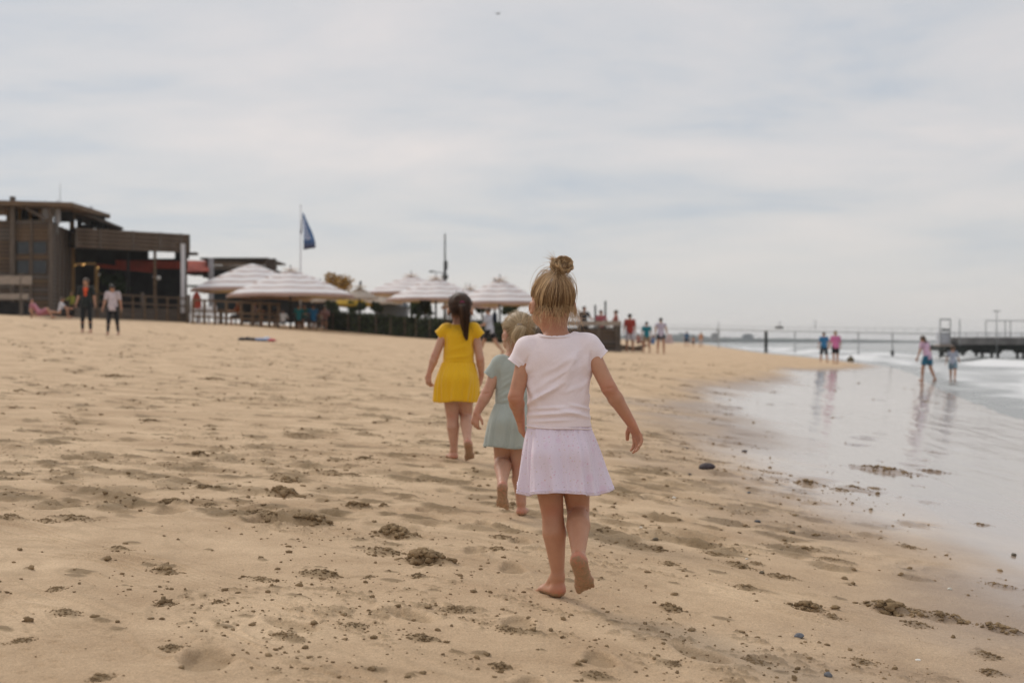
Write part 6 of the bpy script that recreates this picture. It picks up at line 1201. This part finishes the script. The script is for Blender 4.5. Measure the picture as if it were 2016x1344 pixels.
# two women walking towards the camera on the left
e, q = person('barefoot woman in dark wetsuit with bright orange chest panel, standing facing the camera', L3(170, 655), 1.68, 180, ((2, 2), (-2, 4)), ((4, 14, 12), (8, 10, 22)), top=(0.018, 0.024, 0.024), sleeve=0.42, bottom=(0.014, 0.018, 0.022), blen=0.95, hair='brown', heady=-12, headp=8)
v = Vol(q['chest']-0.25, q['chest']+0.3, 0.01); c = q['chest']; v.cone(c+np.array([0, 0.035, 0.10]), c+np.array([0, 0.035, -0.10]), q['tr']*0.62, q['tr']*0.5, 0.01, flat=((0, 1, 0), 1.15)); v.ell(c+np.array([0, 0.06, 0.19]), (0.06, 0.1, 0.06), None, 0.01, 'sub'); v.plane(c+np.array([0, 0.06, 0]), (0, -1, 0)); V, Q = v.nets(); mesh_np('orange_panel', V, Q, cm((0.62, 0.085, 0.025)), e)
person('woman in white T-shirt and black leggings looking down, right of the wetsuit', L3(222, 659), 1.55, 180, ((-10, 4), (10, 6)), ((-6, 12, 10), (6, 14, 14)), top=(0.50, 0.44, 0.47), sleeve=0.4, bottom=(0.012, 0.014, 0.018), blen=0.97, hair='dark', headp=38, tail='long')
# people by the pavilion
person('woman in pink striped dress reclining on a mat by the dark barrier', L3(78, 627), 1.6, -90, ((100, 14), (118, 88)), ((-25, 14, 15), (-10, 10, 60)), lean=-38, top=(0.42, 0.17, 0.21), sleeve=0.3, bottom=(0.40, 0.16, 0.20), blen=0.45, hair='dark', sit=True)
o = MB().box((0, 0, 0.012), (2.3, 0.9, 0.02)).build('beach_mat', mat('pale_pink_mat', (0.42, 0.33, 0.30), 0.9, var=0.2), None, loc=L3(100, 627.5)); tag(o, 'pale pink beach mat under the two people sitting by the pavilion', 'mat')
person('person in white shirt sitting with bent knees on the mat beside a child', L3(118, 626), 1.5, -80, ((125, 120), (118, 112)), ((40, 10, 40), (45, 10, 30)), lean=8, top=(0.60, 0.60, 0.66), sleeve=0.4, bottom=(0.03, 0.03, 0.035), blen=0.4, hair='brown', sit=True)
person('child in yellow green top and dark trousers standing by the golden timber post', L3(141, 624), 1.28, 160, STAND, ((5, 10, 10), (40, 10, 60)), top=(0.42, 0.42, 0.08), sleeve=0.8, bottom=(0.015, 0.018, 0.018), blen=0.95, hair='fair', headp=15)
person('grey wetsuit hanging from the rail with its legs dangling, between the posts', L3(311, 629), 1.75, 180, ((1, 0), (-1, 0)), ((0, 10, 0), (0, 10, 0)), top=(0.055, 0.065, 0.065), sleeve=0.9, bottom=(0.045, 0.055, 0.058), blen=1.0, headless=True, name='hanging_wetsuit', cat='wetsuit')
# seated row on the sand in front of the terrace
for px, py, lb, tp, yw, H, hr_ in ((557, 642, 'person in white shirt sitting with back to the camera, left of the white pair', (0.60, 0.57, 0.55), 5, 1.55, 'brown'), (592, 643, 'person in white shirt sitting under the flag pole, middle of the seated row', (0.60, 0.58, 0.60), -8, 1.65, 'dark'), (632, 646, 'person in white shirt sitting at the left end of the hedge', (0.58, 0.55, 0.54), 10, 1.6, 'dark')):
    person(lb, L3(px, py), H, yw, ((120, 108), (116, 104)), ((35, 30, 40), (35, 28, 35)), lean=6, top=tp, sleeve=0.5, bottom=(0.04, 0.05, 0.06), blen=0.6, hair=hr_, sit=True, belly=1.15)
person('toddler in white sitting on the sand at the right end of the seated row', L3(617, 646), 0.95, 30, ((100, 30), (100, 35)), ((20, 20, 40), (20, 20, 40)), top=(0.55, 0.53, 0.53), bottom=(0.5, 0.48, 0.47), blen=0.4, hair='fair', sit=True)
person('small child in pale clothes sitting at the left end of the seated row', L3(540, 640), 0.75, 0, ((100, 30), (100, 35)), ((20, 20, 40), (20, 20, 40)), top=(0.52, 0.42, 0.42), bottom=(0.45, 0.4, 0.4), blen=0.4, hair='brown', sit=True)
def on(px, py, Y): return tuple(at(px, py, Y))
for px, py, Y, lb, tp, H, yw, hr_ in ((588, 632, 72.5, 'guest in turquoise top under the parasols behind the middle white shirt', (0.02, 0.20, 0.26), 1.6, 0, 'dark'), (617, 634, 72.5, 'guest in bright blue shirt under the parasols left of the hedge', (0.015, 0.13, 0.32), 1.7, 20, 'dark'), (600, 629, 75, 'guest in teal top in the shade beneath the parasols', (0.02, 0.16, 0.17), 1.6, 160, 'brown'),
    (640, 631, 75, 'guest in faded rose top beneath the parasols above the hedge end', (0.30, 0.18, 0.19), 1.6, 180, 'dark'), (470, 628, 73, 'guest in burnt orange top behind the timber fence', (0.28, 0.08, 0.03), 1.6, 90, 'dark'), (500, 631, 73.5, 'guest in grey pink top behind the timber fence, right of the orange one', (0.28, 0.22, 0.25), 1.65, -90, 'dark')):
    x, y, z_ = on(px, py, Y); person(lb, (x, y, gz(x, y)), H, yw, ((80, 80), (80, 80)), ((35, 12, 50), (35, 12, 50)), lean=4, top=tp, sleeve=0.45, bottom=(0.03, 0.035, 0.05), blen=0.5, hair=hr_)
    e = empty('stool', (x, y, gz(x, y))); tag(e, 'low timber stool under the '+lb.split(' under')[0].split(' in the')[0].split(' beneath')[0].split(' behind')[0], 'stool', 'stools of the terrace guests'); MB().box((0, 0, 0.36 if H > 1 else 0.3), (0.4, 0.4, 0.05)).build('seat', M['plank_b'], e)
    for sx in (-1, 1):
        for sy in (-1, 1): MB().bar((sx*0.16, sy*0.16, 0), (sx*0.16, sy*0.16, 0.34), 0.04).build('leg', M['plank_b'], e)
# tables and chairs under the parasols
def table(px, Y, lb, w=1.3):
    x = X(px, Y); e = empty('terrace_table', (x, Y, gz(x, Y)), rnd.uniform(-.2, .2)); tag(e, lb, 'table', 'timber tables under the parasols'); MB().box((0, 0, 0.74), (w, 0.8, 0.05)).build('table_top', M['plank_b'], e, bevel=0.01)
    for sx in (-1, 1):
        for sy in (-1, 1): MB().bar((sx*(w/2-0.08), sy*0.32, 0), (sx*(w/2-0.08), sy*0.32, 0.72), 0.07).build('leg', M['plank_b'], e)
for px, Y, lb in ((455, 74, 'timber table behind the fence, third post from the left'), (520, 74.5, 'timber table behind the fence below the big striped parasol'), (604, 76, 'timber table behind the guests in blue and teal'), (415, 75, 'timber table beside the pale column of the lower wing')): table(px, Y, lb)
for px, Y, lb in ((381, 70.3, 'white slatted chair beside the closed red parasol, left one'), (402, 70.5, 'white slatted chair right of the closed red parasol'), (420, 71, 'white slatted chair by the pale wing column')):
    x = X(px, Y); e = empty('white_chair', (x, Y, gz(x, Y)), 0.3); tag(e, lb, 'chair', 'white chairs behind the fence'); MB().box((0, 0, 0.45), (0.46, 0.44, 0.04)).build('seat', M['white'], e)
    for k_ in (-0.16, -0.05, 0.05, 0.16): MB().box((k_, 0.21, 0.70), (0.07, 0.03, 0.44)).build('slat', M['white'], e)
    for sx in (-1, 1):
        for sy in (-1, 1): MB().bar((sx*0.2, sy*0.19, 0), (sx*0.2, sy*0.19, 0.44), 0.04).build('leg', M['white'], e)
# boy walking left behind the mint girl
e, q = person('boy in pale grey shirt and black shorts walking left carrying a dark bag', L3(964, 700), 1.52, 60, ((26, 6), (-24, 18)), ((8, 8, 70), (10, 14, 20)), lean=4, top=(0.40, 0.42, 0.48), sleeve=0.4, bottom=(0.012, 0.012, 0.015), blen=0.33, hair='brown', heady=-10)
v = Vol((-0.3, -0.5, 0.5), (0.4, 0.3, 1.5), 0.012); v.cone((0.20, -0.06, 1.05), (0.20, -0.06, 1.22), 0.085, 0.075, 0.02, flat=((1, 0, 0), 0.7)); V, Q = v.nets(); bg = mesh_np('shoulder_bag', V, Q, cm((0.012, 0.018, 0.035)), None); bg.location = e.location; bg.rotation_euler = e.rotation_euler; tag(bg, 'dark navy bag carried at the side of the walking boy', 'bag')
# people on the deck
for px, py, lb, tp, hr_, H in ((1150, 672, 'person in dark top on the lookout deck nearest the topknot girl', (0.05, 0.045, 0.045), 'dark', 1.72), (1183, 686, 'person in pink red top between the two dark poles on the deck', (0.38, 0.10, 0.11), 'dark', 1.65), (1213, 684, 'person in rust coloured top at the right corner of the deck', (0.34, 0.10, 0.075), 'brown', 1.65)):
    x, y, z_ = on(px, py, Yd+1.6); person(lb, (x, y, Z(646, Yd)+0.03-(0.82 if px > 1160 else 0.72)), H, 200 if px != 1213 else 80, STAND, ((30, 14, 50), (20, 14, 40)), top=tp, sleeve=0.4, bottom=(0.03, 0.03, 0.04), blen=0.4, hair=hr_)
# trio looking out to sea
person('man in brick red T-shirt and white shorts standing with his back to the camera', L3(1240, 692), 1.76, 2, ((1, 2), (-1, 2)), ((4, 12, 10), (4, 10, 14)), top=(0.33, 0.045, 0.03), sleeve=0.45, bottom=(0.50, 0.49, 0.55), blen=0.46, hair='dark', belly=1.12)
person('child in teal T-shirt and sand coloured shorts standing between the two adults', L3(1273, 694), 1.42, 0, ((1, 2), (-1, 2)), ((4, 14, 10), (4, 14, 14)), top=(0.012, 0.17, 0.22), sleeve=0.4, bottom=(0.33, 0.24, 0.17), blen=0.35, hair='dark', spread=7)
e, q = person('woman in pale lilac top and navy shorts beside the child in teal', L3(1301, 696), 1.62, 0, ((1, 2), (-1, 2)), ((4, 12, 10), (4, 16, 14)), top=(0.46, 0.42, 0.52), sleeve=0.2, bottom=(0.014, 0.02, 0.035), blen=0.22, hair='dark', spread=5, skin=SKIN_A)
b = MB(); b.add([(-0.16, -0.05, 0), (0.22, -0.05, 0), (0.12, -0.03, 0.42), (-0.1, -0.03, 0.42), (-0.16, 0.1, 0), (0.22, 0.1, 0), (0.12, 0.03, 0.42), (-0.1, 0.03, 0.42)], [(0, 1, 2, 3), (7, 6, 5, 4), (0, 4, 5, 1), (3, 2, 6, 7), (0, 3, 7, 4), (1, 5, 6, 2)]); o = b.build('beach_bag', cm((0.50, 0.40, 0.40)), None, loc=(e.location.x+0.36, e.location.y, e.location.z+0.45), bevel=0.02); tag(o, 'pale rose beach bag held at the right hand of the woman in lilac', 'bag')
# far group
person('tiny distant figure in blue top and dark shorts, left of the far trio', L3(1352, 683.3), 1.72, 0, WALK, top=(0.05, 0.13, 0.24), bottom=(0.015, 0.015, 0.02), hair='dark')
person('tiny distant bare chested figure in dark shorts, middle of the far trio', L3(1365, 683.5), 1.25, 0, WALK, bottom=(0.02, 0.02, 0.025), hair='brown')
person('tiny distant figure in pale orange top, right of the far trio', L3(1380, 684), 1.78, 0, ((2, 2), (-2, 2)), top=(0.48, 0.24, 0.13), bottom=(0.42, 0.38, 0.38), blen=0.5, hair='fair')
person('tiny bather in blue sitting between the man in red and the child in teal', L3(1286, 681.5), 1.5, 60, ((112, 90), (106, 80)), ((20, 10, 40), (20, 10, 40)), top=(0.03, 0.12, 0.30), bottom=(0.03, 0.12, 0.3), hair='dark', sit=True)
person('tiny sunbather in rust brown sitting on the sand right beside the man in red', L3(1256, 681), 1.5, -60, ((112, 90), (106, 80)), ((20, 10, 40), (20, 10, 40)), top=(0.28, 0.12, 0.10), bottom=(0.2, 0.12, 0.1), hair='dark', sit=True)
# pair walking along the spit
person('woman in blue T-shirt and black knee shorts walking away on the spit', L3(1622, 713), 1.58, 5, ((12, 4), (-10, 10)), ((10, 10, 8), (-8, 10, 12)), top=(0.03, 0.17, 0.36), sleeve=0.4, bottom=(0.012, 0.018, 0.03), blen=0.55, hair='brown', belly=1.1)
person('woman in pink T-shirt and black shorts walking away beside the one in blue', L3(1645, 716), 1.68, 3, ((-8, 8), (10, 3)), ((4, 14, 6), (6, 14, 10)), top=(0.58, 0.17, 0.36), sleeve=0.45, bottom=(0.012, 0.012, 0.018), blen=0.42, hair='fair', belly=1.2, headp=10)
# two in the water
person('woman in pale pink top and blue rolled shorts stooping as she wades', L3(1826, 750, 0.0), 1.62, 40, ((16, 14), (-8, 16)), ((4, 14, 12), (-16, 12, 8)), lean=16, headp=10, top=(0.55, 0.36, 0.47), sleeve=0.3, bottom=(0.025, 0.13, 0.21), blen=0.36, hair='brown', tail='long')
e, q = person('child in pale T-shirt with blue grey shorts wading in the shallows', L3(1876, 750, 0.0), 1.25, -25, ((22, 6), (-20, 16)), ((8, 22, 10), (20, 14, 30)), top=(0.34, 0.37, 0.44), sleeve=0.4, bottom=(0.17, 0.25, 0.30), blen=0.34, hair='brown')
# rock on the spit
def stone(nm, label, loc, r, col, seed, cat='stone', grp=None, rz=0.0, conic=False):
    g = np.random.default_rng(seed); v = Vol((-r[0]*1.5, -r[1]*1.5, -r[2]*1.5), (r[0]*1.5, r[1]*1.5, r[2]*1.8), max(r)/13); v.ell((0, 0, 0), r, None, 0)
    for _ in range(7):
        d = vnorm(g.normal(0, 1, 3)); p = d*np.array(r)*g.uniform(0.72, 0.92); v.plane(p, d/np.array(r), max(r)*0.0)
    if conic: v.cone((0, 0, 0), (r[0]*0.1, 0, r[2]*1.25), r[0]*0.7, r[0]*0.15, r[0]*0.3)
    V, Q = v.nets(); o = mesh_np(nm, V, Q, mat('stone', col, 0.7, 0.35, var=0.3, vscale=0.6/max(r), bump=max(r)*0.04, bscale=3/max(r)), None, loc=loc); o.rotation_euler = (0, 0, rz); tag(o, label, cat, grp); return o
p = L3(1674, 711); stone('rock', 'pointed dark brown rock at the tip of the sand spit', (p[0], p[1], p[2]+0.08), (0.27, 0.22, 0.24), (0.10, 0.075, 0.035), 4, 'rock', conic=True)
for i, (px, py, w, h, col, lb, nm, ct) in enumerate(((1392, 920, 34, 17, (0.055, 0.042, 0.045), 'largest dark purple brown stone, on damp sand right of the outstretched hand', 'stone', 'stone'), (1573, 1252, 24, 11, (0.13, 0.135, 0.15), 'smooth slate grey pebble by the small hollow in the lower right', 'pebble', 'pebble'), (1631, 1327, 20, 12, (0.15, 0.155, 0.165), 'rounded grey pebble at the bottom edge, lowest of the pebbles', 'pebble', 'pebble'),
    (1491, 1025, 17, 6, (0.08, 0.08, 0.085), 'flat dark grey pebble in the middle of the damp strip', 'pebble', 'pebble'), (1290, 1059, 17, 8, (0.12, 0.09, 0.055), 'small brown pebble right of the trailing foot', 'pebble', 'pebble'), (1241, 1061, 12, 6, (0.10, 0.09, 0.08), 'smaller dark pebble left of the brown one', 'pebble', 'pebble'),
    (1560, 1044, 16, 7, (0.13, 0.10, 0.06), 'brown pebble on the damp sand below the glossy strip', 'pebble', 'pebble'), (1500, 1127, 14, 8, (0.14, 0.11, 0.07), 'brown pebble beside the scuffed sand patch', 'pebble', 'pebble'), (1996, 1090, 14, 8, (0.13, 0.11, 0.08), 'brown pebble in the film of water at the right edge', 'pebble', 'pebble'), (1466, 888, 14, 5, (0.06, 0.055, 0.055), 'thin dark pebble up the beach from the large dark stone', 'pebble', 'pebble'),
    (1350, 883, 11, 4, (0.07, 0.065, 0.06), 'tiny dark pebble just beyond the fingertips', 'pebble', 'pebble'), (1358, 933, 10, 4, (0.07, 0.065, 0.06), 'tiny dark pebble left below the large dark stone', 'pebble', 'pebble'), (1474, 967, 10, 5, (0.09, 0.095, 0.10), 'tiny bluish pebble on the damp strip', 'pebble', 'pebble'),
    (1807, 1297, 15, 4, (0.72, 0.69, 0.62), 'white half shell lying near the bottom right corner', 'shell', 'shell'), (1327, 978, 11, 4, (0.74, 0.70, 0.62), 'white shell chip nearest the girl, between two tiny ones', 'shell', 'shell'), (1870, 1158, 12, 6, (0.60, 0.58, 0.50), 'pale round shell on the wet sand at the right', 'shell', 'shell'), (1262, 1037, 8, 3, (0.75, 0.7, 0.62), 'tiny white shell flake beside the right calf', 'shell', 'shell'), (1470, 1100, 9, 3, (0.6, 0.56, 0.5), 'tiny pale shell flake in the cluster of grit', 'shell', 'shell'))):
    x, y, z_ = hit(px, py+h*0.35); z_ = zs(x, y); sc = y/F; q_ = 0.5 if i in (0, 1, 2) else 0.42; r_ = (w*sc*q_, w*sc*q_*0.85, h*sc*0.55); stone(nm, lb, (x, y, z_+r_[2]*0.45), r_, col, 20+i, ct, 'pebbles and shells on the damp sand', rz=i)
# heap of clothes and towels
hx0, hy0, hz0 = hit(508, 671); e = empty('clothes_heap', (hx0, hy0, hz0+0.02)); tag(e, 'small heap of dark, blue and red towels and clothes on the sand', 'clothes')
for i, (dx, w, h, c, nm) in enumerate(((-0.38, 0.20, 0.085, (0.012, 0.014, 0.02), 'dark_garment'), (-0.2, 0.16, 0.08, (0.02, 0.016, 0.02), 'dark_garment'), (-0.05, 0.15, 0.06, (0.14, 0.03, 0.05), 'red_garment'), (0.08, 0.17, 0.07, (0.22, 0.30, 0.48), 'blue_towel'), (0.22, 0.15, 0.09, (0.45, 0.52, 0.62), 'pale_towel'), (0.10, 0.12, 0.05, (0.02, 0.10, 0.14), 'teal_garment'), (0.40, 0.16, 0.05, (0.50, 0.10, 0.11), 'red_towel'))):
    v = Vol((-0.35, -0.35, -0.08), (0.35, 0.35, 0.2), 0.014); g = np.random.default_rng(i)
    for _ in range(5): v.ell((g.uniform(-w*.5, w*.5), g.uniform(-.1, .1), g.uniform(0, h*.5)), (w*g.uniform(.4, .8), 0.12, h*g.uniform(.5, .9)), None, 0.03)
    V, Q = v.nets(); n_ = normals(V, Q); V = V+n_*((fbm(V[:, 0]*16+i, V[:, 1]*16, 3, i)-0.5)*0.03)[:, None]; o = mesh_np(nm, V, Q, cm(c), e, loc=(dx*1.05, 0.05*(i % 3), 0))
# gull
c = at(980, 28, 75); e = empty('gull', c); tag(e, 'tiny gull gliding high in the sky above the girls', 'bird'); gm = mat('gull_grey', (0.12, 0.12, 0.13), 0.7)
v = Vol((-0.15, -0.15, -0.1), (0.15, 0.2, 0.1), 0.008); v.cone((-0.03, -0.02, 0), (0.06, 0.05, 0.02), 0.028, 0.035, 0.01); v.ell((0.085, 0.07, 0.035), (0.025, 0.025, 0.022), None, 0.01); v.cone((0.1, 0.085, 0.033), (0.125, 0.105, 0.028), 0.008, 0.002, 0.004); v.cone((-0.03, -0.02, 0), (-0.10, -0.08, -0.01), 0.02, 0.01, 0.01); V, Q = v.nets(); mesh_np('body', V, Q, gm, e)
for sx in (-1, 1):
    b = MB(); b.add([(0.02*sx, 0.03, 0.02), (0.13*sx, 0.05, 0.10), (0.20*sx, -0.04, 0.09), (0.12*sx, -0.02, 0.09), (0.02*sx, -0.04, 0.02)]+[(0.02*sx, 0.03, 0.012), (0.13*sx, 0.05, 0.092), (0.20*sx, -0.04, 0.085), (0.12*sx, -0.02, 0.082), (0.02*sx, -0.04, 0.012)], [(0, 1, 2, 3, 4), (9, 8, 7, 6, 5)]+[(i, i+5, (i+1) % 5+5, (i+1) % 5) for i in range(5)]); b.build('wing', gm, e)

# ---------------------------------------------------------------- thin sea haze
hz_ = MB().box((0, 0, 8.25), (6400, 6400, 23.5)).build('haze', None)
hm_ = bpy.data.materials.new('haze'); hm_.use_nodes = True; ht = hm_.node_tree; ht.nodes.clear(); ho = N(ht, 'ShaderNodeOutputMaterial'); hv = N(ht, 'ShaderNodeVolumePrincipled'); hv.inputs['Color'].default_value = (0.96, 0.985, 1.0, 1); hv.inputs['Density'].default_value = 0.00026; hv.inputs['Anisotropy'].default_value = 0.2; ht.links.new(hv.outputs[0], ho.inputs['Volume']); hz_.data.materials.append(hm_)
tag(hz_, 'thin sea haze over the water', kind='stuff')
